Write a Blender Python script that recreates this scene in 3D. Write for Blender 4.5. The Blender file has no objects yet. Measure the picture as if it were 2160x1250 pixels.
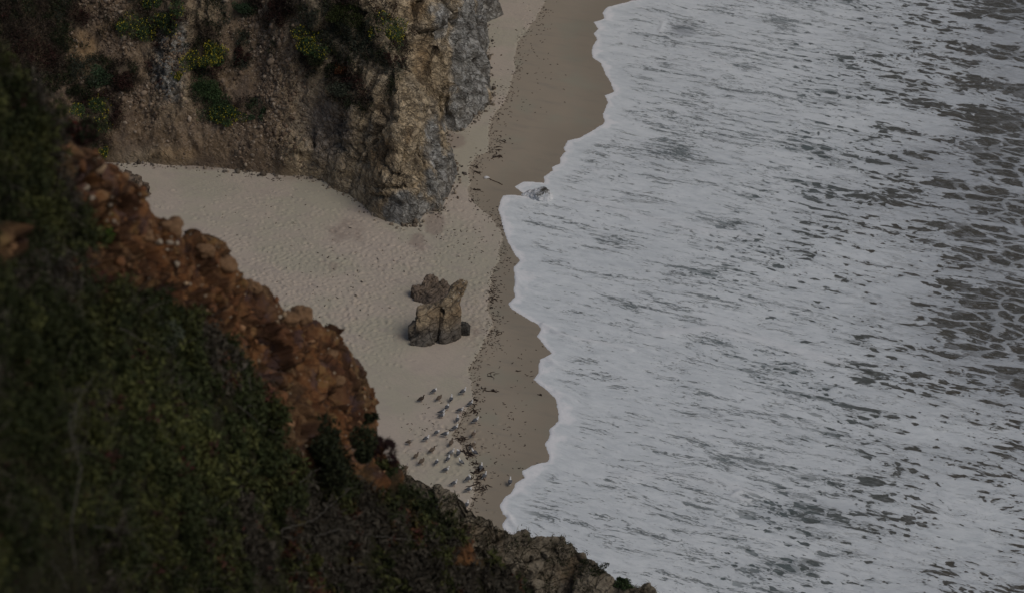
import bpy, bmesh, math, random
import numpy as np
from mathutils import Vector, Matrix, Euler
from mathutils.bvhtree import BVHTree

random.seed(7)
RNG = np.random.default_rng(7)
scene = bpy.context.scene
COL = scene.collection
R = math.radians

# ------------------------------------------------------------------ camera
CAM_H, PITCH, LENS = 110.0, R(32.0), 102.0
TAN = 18.0 / LENS
cam_d = bpy.data.cameras.new('camera')
cam_d.lens = LENS
cam_d.sensor_width = 36.0
cam_d.clip_start = 0.5
cam_d.clip_end = 6000.0
cam_d.dof.use_dof = True
cam_d.dof.focus_distance = 200.0
cam_d.dof.aperture_fstop = 0.7
cam = bpy.data.objects.new('camera', cam_d)
cam.location = (0, 0, CAM_H)
cam.rotation_euler = (R(90) - PITCH, 0, 0)
COL.objects.link(cam)
scene.camera = cam

# ------------------------------------------------------------------ sky, sun, exposure
SUN_EL, SUN_AZ = R(52), R(118)         # overcast; the brighter part of the sky is over the sea
world = bpy.data.worlds.new('World')
scene.world = world
world.use_nodes = True
wnt = world.node_tree
sky = wnt.nodes.new('ShaderNodeTexSky')
sky.sky_type = 'NISHITA'
sky.sun_disc = False
sky.sun_elevation = SUN_EL
sky.sun_rotation = SUN_AZ
sky.air_density = 1.0
sky.dust_density = 4.0
sky.ozone_density = 1.0
bg = wnt.nodes['Background']
wnt.links.new(sky.outputs[0], bg.inputs[0])
bg.inputs[1].default_value = 0.07
sun_d = bpy.data.lights.new('sun', 'SUN')
sun_d.energy = 1.15
sun_d.angle = R(30)
sun_d.color = (1.0, 0.96, 0.90)
sun = bpy.data.objects.new('sun', sun_d)
sdir = Vector((math.sin(SUN_AZ) * math.cos(SUN_EL), math.cos(SUN_AZ) * math.cos(SUN_EL), math.sin(SUN_EL)))
sun.rotation_euler = sdir.to_track_quat('Z', 'Y').to_euler()
sun.location = (60, 100, 200)
COL.objects.link(sun)
scene.view_settings.view_transform = 'Standard'
scene.view_settings.look = 'None'
scene.view_settings.gamma = 1.0
scene.view_settings.exposure = -0.72

# ------------------------------------------------------------------ helpers: rays, noise, meshes
CP, SP = math.cos(PITCH), math.sin(PITCH)
def ray(px, py):
    u = (np.asarray(px, float) - 1080) / 1080 * TAN
    v = (625 - np.asarray(py, float)) / 1080 * TAN
    d = np.stack([u, CP + v * SP, -SP + v * CP], -1)
    return d
def at(px, py, dist):                       # point at a true distance along the sight line
    d = ray(px, py)
    d = d / np.linalg.norm(d, axis=-1, keepdims=True)
    return np.array([0, 0, CAM_H]) + d * np.asarray(dist, float)[..., None]
def ground(px, py, z=0.0):
    d = ray(px, py)
    t = (np.asarray(z, float) - CAM_H) / d[..., 2]
    return np.array([0, 0, CAM_H]) + d * t[..., None]
def proj(P):
    q = P - np.array([0, 0, CAM_H])
    f = q[..., 1] * CP - q[..., 2] * SP
    up = q[..., 1] * SP + q[..., 2] * CP
    f = np.maximum(f, 1e-3)
    return 1080 + q[..., 0] / f / TAN * 1080, 625 - up / f / TAN * 1080

_perm = np.random.default_rng(3).permutation(256).astype(np.int32)
_perm = np.concatenate([_perm, _perm, _perm])
_g = np.random.default_rng(4).normal(size=(256, 3)).astype(np.float32)
_g /= np.linalg.norm(_g, axis=1, keepdims=True)
def perlin(x, y, z=None):
    x = np.asarray(x, np.float32); y = np.asarray(y, np.float32)
    xi = np.floor(x).astype(np.int32); yi = np.floor(y).astype(np.int32)
    xf = x - xi; yf = y - yi
    fu = xf * xf * xf * (xf * (xf * 6 - 15) + 10); fv = yf * yf * yf * (yf * (yf * 6 - 15) + 10)
    if z is None:
        zz = (0,); zi = 0; zf = 0.0
    else:
        z = np.asarray(z, np.float32); zi = np.floor(z).astype(np.int32); zf = z - zi
        fw = zf * zf * zf * (zf * (zf * 6 - 15) + 10); zz = (0, 1)
    lay = []
    for dz in zz:
        row = []
        for dy in (0, 1):
            c = []
            for dx in (0, 1):
                h = _perm[_perm[_perm[(xi + dx) & 255] + ((yi + dy) & 255)] + ((zi + dz) & 255)]
                g = _g[h]
                c.append(g[..., 0] * (xf - dx) + g[..., 1] * (yf - dy) + (g[..., 2] * (zf - dz) if z is not None else 0))
            row.append(c[0] + fu * (c[1] - c[0]))
        lay.append(row[0] + fv * (row[1] - row[0]))
    return lay[0] * 1.5 if z is None else (lay[0] + fw * (lay[1] - lay[0])) * 1.5
def fbm(P, freq=1.0, octs=4, gain=0.5, ridged=False, off=0.0):
    s = 0; a = 1.0; tot = 0
    for o in range(octs):
        k = freq * 2.03 ** o
        n = perlin(P[..., 0] * k + off + 17.3 * o, P[..., 1] * k + 5.1 * o, P[..., 2] * k + off) if P.shape[-1] == 3 else \
            perlin(P[..., 0] * k + off + 17.3 * o, P[..., 1] * k + 5.1 * o)
        if ridged: n = 1 - 2 * np.abs(n)
        s = s + a * n; tot += a; a *= gain
    return s / tot
_rt = np.random.default_rng(11).random((256, 3)).astype(np.float32)
_rd = np.random.default_rng(12).normal(size=(256, 3)).astype(np.float32)
_rd /= np.linalg.norm(_rd, axis=1, keepdims=True)
def facets(P, scale, tilt=.8, off=0.0):      # blocky fractured relief: every block is a tilted plane; also how near a joint is
    Q = (P * scale + off).astype(np.float32).reshape(-1, 3); b = np.floor(Q).astype(np.int32)
    f1 = np.full(len(Q), 9., np.float32); f2 = f1.copy(); val = np.zeros(len(Q), np.float32)
    for dx in (-1, 0, 1):
        for dy in (-1, 0, 1):
            for dz in (-1, 0, 1):
                c = b + np.array([dx, dy, dz], np.int32)
                h = _perm[_perm[_perm[c[:, 0] & 255] + (c[:, 1] & 255)] + (c[:, 2] & 255)]
                e = Q - (c + _rt[h]); d = np.sqrt((e * e).sum(1))
                near = d < f1
                f2 = np.where(near, f1, np.minimum(f2, d)); f1 = np.where(near, d, f1)
                val = np.where(near, (_rt[h][:, 1] - .5) * 1.1 + tilt * (e * _rd[h]).sum(1), val)
    return val.reshape(P.shape[:-1]), np.exp(-(f2 - f1) / .07).reshape(P.shape[:-1])
def sstep(a, b, x):
    t = np.clip((x - a) / (b - a), 0, 1)
    return t * t * (3 - 2 * t)
def resample(pts, step):
    pts = np.asarray(pts, float)
    l = np.r_[0, np.cumsum(np.linalg.norm(np.diff(pts[:, :2], axis=0), axis=1))]
    n = max(2, int(l[-1] / step))
    t = np.linspace(0, l[-1], n)
    return np.stack([np.interp(t, l, pts[:, k]) for k in range(pts.shape[1])], 1)
def smooth1(a, k):
    w = np.hanning(2 * k + 3)[1:-1]; w /= w.sum()
    pad = np.concatenate([np.repeat(a[:1], k, 0), a, np.repeat(a[-1:], k, 0)])
    return np.stack([np.convolve(pad[:, i], w, 'valid') for i in range(a.shape[1])], 1)
def seg_dist(X, Y, poly):
    d2 = np.full(X.shape, 1e12)
    for (ax, ay), (bx, by) in zip(poly[:-1], poly[1:]):
        ex, ey = bx - ax, by - ay
        L = ex * ex + ey * ey + 1e-12
        t = np.clip(((X - ax) * ex + (Y - ay) * ey) / L, 0, 1)
        d2 = np.minimum(d2, (X - ax - t * ex) ** 2 + (Y - ay - t * ey) ** 2)
    return np.sqrt(d2)
def inside(X, Y, poly):
    c = np.zeros(X.shape, bool)
    x1, y1 = poly[-1]
    for x2, y2 in poly:
        if y1 != y2:
            cond = ((y1 > Y) != (y2 > Y))
            xs = (x2 - x1) * (Y - y1) / (y2 - y1) + x1
            c ^= cond & (X < xs)
        x1, y1 = x2, y2
    return c

def mesh(name, V, F, mats=(), smooth=True, attrs=None, mi=None):
    V = np.ascontiguousarray(V, np.float32).reshape(-1, 3); F = np.ascontiguousarray(F, np.int32)
    me = bpy.data.meshes.new(name)
    n, k = F.shape
    me.vertices.add(len(V)); me.vertices.foreach_set('co', V.ravel())
    me.loops.add(n * k); me.loops.foreach_set('vertex_index', F.ravel())
    me.polygons.add(n); me.polygons.foreach_set('loop_start', np.arange(0, n * k, k, dtype=np.int32))
    if smooth: me.polygons.foreach_set('use_smooth', np.ones(n, bool))
    if mi is not None: me.polygons.foreach_set('material_index', np.asarray(mi, np.int32))
    me.update(calc_edges=True)
    for m in mats: me.materials.append(m)
    for an, av in (attrs or {}).items():
        av = np.asarray(av, np.float32)
        if av.ndim == 1:
            a = me.attributes.new(an, 'FLOAT', 'POINT'); a.data.foreach_set('value', av)
        else:
            if av.shape[1] == 3: av = np.c_[av, np.ones(len(av), np.float32)]
            a = me.attributes.new(an, 'FLOAT_COLOR', 'POINT'); a.data.foreach_set('color', np.ascontiguousarray(av).ravel())
    return me
def grid_faces(nr, nc, keep=None):
    i = np.arange(nr * nc).reshape(nr, nc)
    F = np.stack([i[:-1, :-1], i[:-1, 1:], i[1:, 1:], i[1:, :-1]], -1).reshape(-1, 4)
    if keep is not None: F = F[keep.ravel()[F].any(1)]
    return F
def compact(V, F, attrs):
    used = np.unique(F); m = np.full(len(V), -1, np.int64); m[used] = np.arange(len(used))
    return V[used], m[F], {k: v[used] for k, v in attrs.items()}
def obj(name, me, parent=None, loc=None, label=None, cat=None, group=None, kind=None):
    o = bpy.data.objects.new(name, me); COL.objects.link(o)
    if parent is not None: o.parent = parent
    if loc is not None: o.location = loc
    if label: o['label'] = label
    if cat: o['category'] = cat
    if group: o['group'] = group
    if kind: o['kind'] = kind
    return o

# ------------------------------------------------------------------ helpers: shader nodes
class S:                                     # a socket one can calculate with
    def __init__(s, g, k): s.g, s.k = g, k
    def _m(s, op, *o): return s.g.math(op, s, *o)
    def __add__(s, o): return s._m('ADD', o)
    __radd__ = __add__
    def __sub__(s, o): return s._m('SUBTRACT', o)
    def __rsub__(s, o): return s.g.math('SUBTRACT', o, s)
    def __mul__(s, o): return s._m('MULTIPLY', o)
    __rmul__ = __mul__
    def __truediv__(s, o): return s._m('DIVIDE', o)
    def max(s, o): return s._m('MAXIMUM', o)
    def min(s, o): return s._m('MINIMUM', o)
    def abs(s): return s._m('ABSOLUTE')
    def step(s, a, b, lo=0.0, hi=1.0):
        n = s.g.nt.nodes.new('ShaderNodeMapRange'); n.interpolation_type = 'SMOOTHSTEP'
        s.g.put(n.inputs[0], s)
        for i, v in ((1, a), (2, b), (3, lo), (4, hi)): s.g.put(n.inputs[i], v)
        return S(s.g, n.outputs[0])
class G:
    def __init__(s, name):
        s.mat = bpy.data.materials.new(name); s.mat.use_nodes = True
        s.nt = s.mat.node_tree; s.bsdf = s.nt.nodes['Principled BSDF']
        tc = s.nt.nodes.new('ShaderNodeTexCoord'); s.P = S(s, tc.outputs['Object'])
    def put(s, sock, v):
        if isinstance(v, S): s.nt.links.new(v.k, sock)
        elif isinstance(v, (tuple, list)):
            sock.default_value = tuple(v) + ((1.0,) if len(v) == 3 and len(sock.default_value) == 4 else ())
        else: sock.default_value = v
    def math(s, op, *a):
        n = s.nt.nodes.new('ShaderNodeMath'); n.operation = op
        for i, v in enumerate(a): s.put(n.inputs[i], v)
        return S(s, n.outputs[0])
    def vec(s, op, a, b):
        n = s.nt.nodes.new('ShaderNodeVectorMath'); n.operation = op
        s.put(n.inputs[0], a)
        if op == 'SCALE': s.put(n.inputs[3], b)
        else: s.put(n.inputs[1], b)
        return S(s, n.outputs[0])
    def rot(s, v, ang, scale=(1, 1, 1)):
        n = s.nt.nodes.new('ShaderNodeMapping'); s.put(n.inputs['Vector'], v); n.inputs['Rotation'].default_value = ang
        return s.vec('MULTIPLY', S(s, n.outputs[0]), scale)
    def xyz(s, v):
        n = s.nt.nodes.new('ShaderNodeSeparateXYZ'); s.put(n.inputs[0], v)
        return [S(s, o) for o in n.outputs]
    def noise(s, v, scale, detail=4, rough=0.55, dist=0.0, color=False):
        n = s.nt.nodes.new('ShaderNodeTexNoise'); s.put(n.inputs['Vector'], v); s.put(n.inputs['Scale'], scale)
        n.inputs['Detail'].default_value = detail; n.inputs['Roughness'].default_value = rough; n.inputs['Distortion'].default_value = dist
        return S(s, n.outputs[1 if color else 0])
    def voro(s, v, scale, feature='DISTANCE_TO_EDGE', out=0, rand=1.0):
        n = s.nt.nodes.new('ShaderNodeTexVoronoi'); n.feature = feature
        s.put(n.inputs['Vector'], v); s.put(n.inputs['Scale'], scale); n.inputs['Randomness'].default_value = rand
        return S(s, n.outputs[out])
    def warp(s, v, scale, amt, detail=2):
        c = s.noise(v, scale, detail, color=True)
        return s.vec('ADD', v, s.vec('SCALE', s.vec('SUBTRACT', c, (0.5, 0.5, 0.5)), amt))
    def mix(s, f, a, b, blend='MIX'):
        n = s.nt.nodes.new('ShaderNodeMix'); n.data_type = 'RGBA'; n.blend_type = blend
        s.put(n.inputs[0], f); s.put(n.inputs[6], a); s.put(n.inputs[7], b)
        return S(s, n.outputs[2])
    def attr(s, name, color=False):
        n = s.nt.nodes.new('ShaderNodeAttribute'); n.attribute_name = name
        return S(s, n.outputs[0 if color else 2])
    def bump(s, h, strength=1.0, dist=0.1, prev=None):
        n = s.nt.nodes.new('ShaderNodeBump'); s.put(n.inputs['Height'], h)
        n.inputs['Strength'].default_value = strength; n.inputs['Distance'].default_value = dist
        if prev is not None: s.put(n.inputs['Normal'], prev)
        return S(s, n.outputs[0])
    def out(s, col, rough=0.9, normal=None, spec=0.2):
        s.put(s.bsdf.inputs['Base Color'], col); s.put(s.bsdf.inputs['Roughness'], rough)
        s.put(s.bsdf.inputs['Specular IOR Level'], spec)
        if normal is not None: s.put(s.bsdf.inputs['Normal'], normal)
        return s.mat
def plain(name, col, rough=0.8, var=0.15, spec=0.2):
    g = G(name); n = g.noise(g.P, 9, 3)
    return g.out(g.mix(n, tuple(c * (1 - var) for c in col), tuple(c * (1 + var) for c in col)), rough, None, spec)

# ================================================================== shoreline, wet line
shore_px = [(1420, -120), (1365, -40), (1345, 0), (1310, 8), (1280, 15), (1271, 28), (1275, 40), (1253, 47), (1262, 62), (1251, 72), (1260, 84),
    (1248, 100), (1250, 122), (1268, 135), (1278, 160), (1290, 177), (1295, 194), (1275, 202), (1283, 217), (1270, 240), (1276, 256),
    (1270, 263), (1250, 275), (1225, 290), (1197, 297), (1190, 312), (1193, 320), (1182, 333), (1180, 345), (1163, 353), (1167, 360),
    (1146, 374), (1148, 386), (1125, 383), (1104, 383), (1086, 395), (1100, 406), (1112, 414), (1085, 411), (1062, 413), (1055, 425), (1052, 440),
    (1056, 458), (1061, 485), (1071, 512), (1085, 535), (1096, 550), (1083, 565), (1087, 590), (1084, 610), (1087, 626), (1072, 640),
    (1080, 653), (1110, 670), (1135, 685), (1141, 693), (1133, 708), (1142, 720), (1152, 732), (1163, 745), (1140, 757), (1137, 770),
    (1134, 788), (1125, 800), (1147, 818), (1171, 838), (1177, 864), (1179, 886), (1162, 903), (1159, 920), (1149, 936), (1157, 958), (1157, 972),
    (1126, 979), (1102, 993), (1107, 1007), (1087, 1018), (1078, 1039), (1063, 1049), (1053, 1067), (1060, 1083), (1069, 1090), (1061, 1105),
    (1067, 1122), (1090, 1140), (1100, 1180), (1090, 1260), (1080, 1400)]
shore = ground(*np.array(shore_px, float).T)[:, :2]
shore = np.vstack([[shore[0] + [60, 400]], [shore[0] + [30, 90]], shore, [shore[-1] + [0, -30]], [shore[-1] + [30, -80]]])
sea_poly = np.vstack([shore, [[4000, shore[-1][1]], [4000, shore[0][1]]]])
def shore_sd(X, Y, jag=True):                # positive out at sea
    d = seg_dist(X, Y, shore)
    d = np.where(inside(X, Y, sea_poly), d, -d)
    if jag:
        Q = np.stack([X, Y], -1)
        d = d + 0.13 * fbm(Q, 0.9, 3) + 0.05 * fbm(Q, 3.5, 2)
    return d
def sand_profile(sd):                        # height of the sand above the swash
    i = np.maximum(-sd, 0)
    return np.where(sd > 0, -0.06 * np.minimum(sd, 30), 0.030 * np.minimum(i, 14) + 0.010 * np.clip(i - 14, 0, 40))
def at_sand(px, py):
    px = np.atleast_1d(np.asarray(px, float)); py = np.atleast_1d(np.asarray(py, float))
    z = np.zeros(len(px))
    for _ in range(5):
        g = ground(px, py, z); z = sand_profile(shore_sd(g[:, 0], g[:, 1], False))
    return ground(px, py, z)
wet_px = [(1230, -120), (1170, -30), (1150, 0), (1143, 18), (1125, 45), (1092, 88), (1084, 120), (1086, 148), (1072, 195), (1064, 215), (1042, 240), (1031, 268),
    (1029, 322), (1003, 330), (986, 358), (991, 385), (985, 405), (1000, 430), (1035, 458), (1056, 488), (1060, 505), (1051, 530), (1054, 546), (1037, 578), (1034, 612), (1027, 652),
    (1041, 679), (1031, 702), (1012, 738), (997, 763), (987, 780), (993, 800), (996, 823), (1000, 836), (983, 862), (974, 876), (959, 909), (953, 918),
    (974, 940), (981, 963), (996, 979), (1005, 996), (1000, 1013), (1000, 1045), (985, 1075), (960, 1150), (950, 1260)]
wet_line = at_sand(*np.array(wet_px, float).T)[:, :2]
wet_line = np.vstack([[wet_line[0] + [40, 200]], wet_line, [wet_line[-1] + [0, -60]]])
wet_poly = np.vstack([wet_line, [[4000, wet_line[-1][1]], [4000, wet_line[0][1]]]])

def axis(parts):
    out = []
    for a, b, s in parts: out.append(np.arange(a, b, s))
    return np.unique(np.round(np.concatenate(out), 4))
def grow(a, end, step, k=1.35):
    o = []; x = a; sgn = 1 if end > a else -1
    while (end - x) * sgn > 0:
        step *= k; x += sgn * step; o.append(x)
    return np.array(o)

# ================================================================== sand
xs = np.unique(np.concatenate([grow(-34, -900, .5), np.arange(-34, 14, .09), grow(14, 900, .5)]))
ys = np.unique(np.concatenate([grow(138, -60, .5), np.arange(138, 231, .1), grow(231, 1400, .6)]))
X, Y = np.meshgrid(xs, ys)
sd_s = shore_sd(X, Y)
wd = seg_dist(X, Y, wet_line); wd = np.where(inside(X, Y, wet_poly), wd, -wd)
Q2 = np.stack([X, Y], -1)
Z = sand_profile(sd_s)
dry = sstep(0.1, -1.0, wd)
Z = Z + dry * (0.07 * fbm(Q2, .22, 3) + 0.016 * fbm(Q2 * [1, 1.9], 1.25, 3)) + (1 - dry) * .012 * fbm(Q2 * [1, .4], .5, 2)
Z = Z + 0.03 * sstep(0.15, -0.15, wd) * sstep(-30, -3, wd)               # small step left by the last high swash
IXY = lambda x, y: (np.clip(np.searchsorted(xs, x), 1, len(xs) - 1), np.clip(np.searchsorted(ys, y), 1, len(ys) - 1))
def pit(x, y, a, L, W, depth):               # one footprint
    i, j = IXY(x, y); r = 6
    sl = (slice(max(j - r, 0), j + r + 1), slice(max(i - r, 0), i + r + 1))
    dx, dy = X[sl] - x, Y[sl] - y
    u = (dx * math.cos(a) + dy * math.sin(a)) / L; v = (-dx * math.sin(a) + dy * math.cos(a)) / W
    q = u * u + v * v
    Z[sl] += -depth * np.exp(-q * 1.5) + depth * .45 * np.exp(-(np.sqrt(q) - 1.45) ** 2 * 5)
foot_zones = [(620, 600, 180, 90, 650), (700, 690, 110, 55, 330), (480, 520, 130, 60, 200), (820, 540, 120, 50, 240), (900, 560, 60, 30, 90), (1005, 650, 25, 75, 170),
              (780, 640, 90, 70, 240), (960, 480, 60, 60, 90), (760, 760, 60, 60, 80), (680, 480, 110, 60, 160), (940, 950, 80, 80, 130), (560, 440, 200, 50, 130)]
for cx, cy, rx, ry, n in foot_zones:
    q = RNG.normal(size=(n, 2)) * .62
    g = at_sand(cx + q[:, 0] * rx, cy + q[:, 1] * ry)
    for p in g: pit(p[0], p[1], RNG.uniform(-.9, .5), RNG.uniform(.13, .24), RNG.uniform(.08, .14), RNG.uniform(.03, .085))
tracks = [([(560, 690), (640, 640), (720, 560), (800, 500)], .55), ([(700, 720), (760, 640), (850, 560), (900, 545)], .5), ([(1115, 10), (1105, 60), (1090, 95)], .6),
          ([(930, 560), (945, 520), (965, 490), (1000, 470)], .45), ([(450, 430), (600, 480), (740, 520)], .7)]
for pts, st in tracks:
    g = at_sand(*np.array(pts, float).T)
    for k, p in enumerate(resample(g[:, :2], st)):
        pit(p[0] + RNG.normal() * .08, p[1] + RNG.normal() * .08, 1.1, .16, .1, .06)
def sandz(x, y):
    i, j = IXY(x, y)
    return float(Z[j, i])
def on_sand(px, py):
    p = at_sand(px, py)[0]
    for _ in range(3): p = ground(px, py, sandz(p[0], p[1]))
    return p
g = G('sand')
wet = g.attr('wet'); sd = g.attr('shore')
n1 = g.noise(g.P, .16, 3, .6); n2 = g.noise(g.rot(g.P, (0, 0, .35), (1, 2.2, 1)), .45, 4, .6); n3 = g.noise(g.P, 6, 3, .7)
edge = wet + (g.noise(g.P, 1.6, 4, .65) - .5) * .5
wm = edge.step(-.06, .07)
dryc = g.mix(n1.step(.4, .62), (.525, .45, .37), (.47, .43, .335))
dryc = g.mix(n2.step(.5, .7) * .45, dryc, (.44, .375, .325))
dryc = g.mix(n3.step(.35, .8) * .35, dryc, (.38, .34, .29))
spk = g.voro(g.rot(g.P, (0, 0, .3), (1, 1.4, 1)), 2.2, 'F1')
dryc = g.mix((.07 - spk).step(0, .03) * n2.step(.45, .6) * .75, dryc, (.10, .085, .07))
damp = (sd * -1.0).step(.1, 3.5)                                             # firmer, wetter towards the swash
wetc = g.mix(n2, (.40, .33, .25), (.35, .305, .235))
wetc = g.mix(g.noise(g.rot(g.P, (0, 0, .3), (1, 4, 1)), .35, 4, .6).step(.5, .75) * .5, wetc, (.28, .255, .21))
wetc = g.mix(g.noise(g.P, .3, 2).step(.5, .72) * .6, wetc, (.34, .325, .25))
wetc = g.mix(damp, g.mix(.30, wetc, (.20, .17, .125)), wetc)
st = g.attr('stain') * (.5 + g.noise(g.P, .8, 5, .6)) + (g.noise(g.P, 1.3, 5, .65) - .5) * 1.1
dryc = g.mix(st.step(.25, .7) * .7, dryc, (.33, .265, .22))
col = g.mix(wm, dryc, wetc)
rip = g.noise(g.rot(g.P, (0, 0, .70), (1, 3.2, 1)), 1.15, 4, .6)
steps = g.noise(g.P, .12, 2).step(.45, .6)
zone_ = g.noise(g.P, .09, 3).step(.38, .62, .25, 1.15)
h = (rip * .075 * zone_ + g.noise(g.P, 3.2, 3) * .07 * steps + n3 * .012) * (1 - wm) + g.noise(g.P, 9, 3) * .004
rough = wm.step(0, 1, .95, .5)
m_sand = g.out(col, rough, g.bump(h, 1.0, 1.0), .25)
stain = np.zeros(X.shape)
def blobpx(PX, PY, bl):
    o = np.zeros(PX.shape)
    for cx, cy, rx, ry, w in bl: o = np.maximum(o, w * np.exp(-(((PX - cx) / rx) ** 2 + ((PY - cy) / ry) ** 2)))
    return o
PXs, PYs = proj(np.stack([X, Y, Z], -1))
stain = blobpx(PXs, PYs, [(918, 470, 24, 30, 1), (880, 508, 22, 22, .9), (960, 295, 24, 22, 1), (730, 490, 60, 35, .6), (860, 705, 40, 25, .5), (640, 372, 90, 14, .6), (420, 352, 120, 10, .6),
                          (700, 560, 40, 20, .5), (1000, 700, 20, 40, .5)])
obj('sand', mesh('sand', np.stack([X, Y, Z], -1), grid_faces(*X.shape), [m_sand],
                 attrs={'wet': wd.ravel(), 'shore': sd_s.ravel(), 'stain': stain.ravel()}), kind='structure')

# ================================================================== sea
xw = np.unique(np.concatenate([np.arange(-4, 18, .09), np.arange(18, 52, .22), grow(52, 3500, .5, 1.3)]))
yw = np.unique(np.concatenate([grow(126, -200, .5), np.arange(126, 231, .1), grow(231, 4500, .6, 1.3)]))
XW, YW = np.meshgrid(xw, yw)
sdw = shore_sd(XW, YW)
QW = np.stack([XW, YW], -1)
o = np.maximum(sdw, 0)
ZW = np.where(sdw > -.02, .028 * (1 - np.exp(-o / .08)) + .012 * np.exp(-((o - .5) / .45) ** 2), sdw * .8)
th = R(-19)
QR = np.stack([XW * math.cos(th) + YW * math.sin(th), -XW * math.sin(th) + YW * math.cos(th)], -1)
amp = sstep(1, 14, o)
ZW += amp * (.05 * fbm(QR * [1, 2.0], .5, 3) + .10 * fbm(QR * [1, 1.6], .14, 2)) + sstep(18, 40, o) * (.18 * fbm(QR * [1.0, 1.8], .10, 3, ridged=True) + .07 * fbm(QR * [1, 1.7], .6, 3, ridged=True))
crest = np.zeros(XW.shape)
for pts, hgt, wd_ in [([(1146, 682), (1166, 694), (1180, 702), (1210, 711), (1260, 720), (1330, 735)], .11, .22), ([(1160, 757), (1172, 768), (1192, 777)], .08, .2),
                 ([(1400, 45), (1392, 65), (1410, 80), (1440, 95), (1465, 100), (1510, 122), (1540, 140)], .06, .22), ([(1330, 0), (1352, 15), (1375, 32), (1400, 40)], .05, .25),
                 ([(1172, 825), (1195, 835), (1215, 842)], .07, .2), ([(1158, 905), (1185, 916), (1220, 925)], .06, .2), ([(1072, 1085), (1085, 1105), (1100, 1118), (1120, 1128)], .08, .2),
                 ([(1060, 560), (1100, 600), (1130, 615)], .04, .2), ([(1560, 1035), (1548, 1042), (1562, 1050), (1580, 1052)], .1, .25),
                 ([(1250, 420), (1330, 450), (1450, 480), (1600, 500)], .07, .5), ([(1400, 700), (1500, 690), (1620, 720), (1760, 760)], .09, .6), ([(1300, 1000), (1450, 1000), (1600, 1040)], .06, .5)]:
    L = ground(*np.array(pts, float).T, .1)[:, :2]
    box = (XW > L[:, 0].min() - 3) & (XW < L[:, 0].max() + 3) & (YW > L[:, 1].min() - 3) & (YW < L[:, 1].max() + 3)
    d = seg_dist(XW[box] + .12 * perlin(XW[box] * 1.5, YW[box] * 1.5), YW[box], L)
    t = np.exp(-(d / wd_) ** 2)
    ZW[box] += hgt * t; crest[box] = np.maximum(crest[box], t * min(1, hgt * 9))
PXw, PYw = proj(np.stack([XW, YW, ZW], -1))
openw = sstep(1500, 2150, PXw + 60 * np.sin(PYw / 130.)) * .17 + .13 * sstep(1250, 1650, PXw) + blobpx(PXw, PYw, [(2185, 430, 220, 190, .46), (2195, 690, 220, 115, .54), (2205, 60, 150, 210, .34), (1960, 335, 130, 26, .22), (2110, 560, 200, 60, .2), (2050, 760, 150, 60, .14)]) \
    + blobpx(PXw, PYw, [(1380, 320, 130, 45, .25), (1430, 235, 130, 45, .12), (1290, 505, 100, 22, .08), (1430, 600, 90, 40, .14), (1290, 1050, 160, 40, .12), (1560, 970, 90, 20, .12),
                         (1700, 1085, 130, 30, .16), (1600, 1200, 130, 30, .16), (1440, 65, 30, 16, .5), (1170, 700, 30, 8, .3), (1200, 835, 40, 12, .2), (1240, 880, 60, 30, .1), (1760, 430, 130, 60, .12)]) \
    - blobpx(PXw, PYw, [(2050, 1110, 120, 70, .22), (1990, 910, 140, 25, .18), (1400, 900, 200, 50, .1), (1750, 250, 250, 40, .06)])
g = G('sea_water')
off = g.attr('shore'); op = g.attr('open'); cr = g.attr('crest')
q = g.rot(g.P, (0, 0, R(23)), (1, 1.75, 1))
q = g.warp(q, .20, 2.2, 3); q = g.warp(q, 1.3, .33, 2)
qs = g.rot(q, (0, 0, 0), (1, 1.7, 1))
C = g.noise(q, .22, 3, .55); C2 = g.noise(q, .6, 3, .6); C3 = g.noise(q, .08, 2, .5); C4 = g.noise(g.rot(q, (0, 0, 0), (1, 2.2, 1)), .10, 4, .6)
far = off.step(3, 34)
Cs = g.noise(g.rot(q, (0, 0, 0), (.38, 1.5, 1)), .75, 5, .62)                  # long drawn-out lines along the backwash
k = (C - .5) * .8 + (Cs - .5) * 1.5 + (C2 - .5) * .5 + (C3 - .5) * .7 + op + (C4 - .5) * op.step(.1, .5, .3, 3.0)
fn = g.noise(q, 3.0, 4, .65) - .5
fn2 = g.noise(qs, 5, 3, .7) - .5
v1 = g.voro(g.rot(q, (0, 0, 0), (1, 1.3, 1)), .38); v2 = g.voro(q, .9)
h1 = (v1 + fn * .18 - (.47 - k * .72).max(g.noise(q, .7, 4, .7).step(.3, .7, .005, .075))).step(-.012, .05)
h2 = (v2 + fn * .22 - (.42 - k * .58).max(.08)).step(-.01, .06)
spA = ((k * .62 + fn * .45 + .03) - g.voro(q, 1.25, 'F1')).step(-.02, .08)
spB = ((k * .70 + fn2 * .55 + .02) - g.voro(qs, 2.3, 'F1')).step(-.03, .12)
near = off.step(.8, 2.4)
streak = (g.noise(g.rot(q, (0, 0, 0), (.8, 2.6, 1)), 2.6, 5, .66) + (Cs - .5) * .9 + (C - .5) * .4 + op * .3).step(.61, .69) * far.step(0, .8, .85, .25)
calm = op.step(.40, .66, 1, .3)
hole = (h1 * far.step(.25, .6)).max(((h2 * far.step(.12, .4)).max(spA * far.step(.02, .25)).max(spB * .9).max(streak)) * calm) * near
lace = g.noise(q, 1.5, 6, .74, .8)
hole = hole * (1 - (lace.step(.51, .64) * .75) * op.step(.3, .7))
hole = hole * (1 - cr.step(.35, .8)) * g.noise(qs, 1.6, 4, .7).step(.3, .55, .78, 1)
soft = g.noise(qs, .7, 6, .66); soft2 = g.noise(q, .12, 3)
thin = soft.step(.38, .70) * .6 + soft2.step(.4, .65) * .25
gr_ = g.noise(qs, 4.2, 3, .75)
thin = thin + (gr_ - .5) * .5 * far.step(0, 1, 1, .4)
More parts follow.
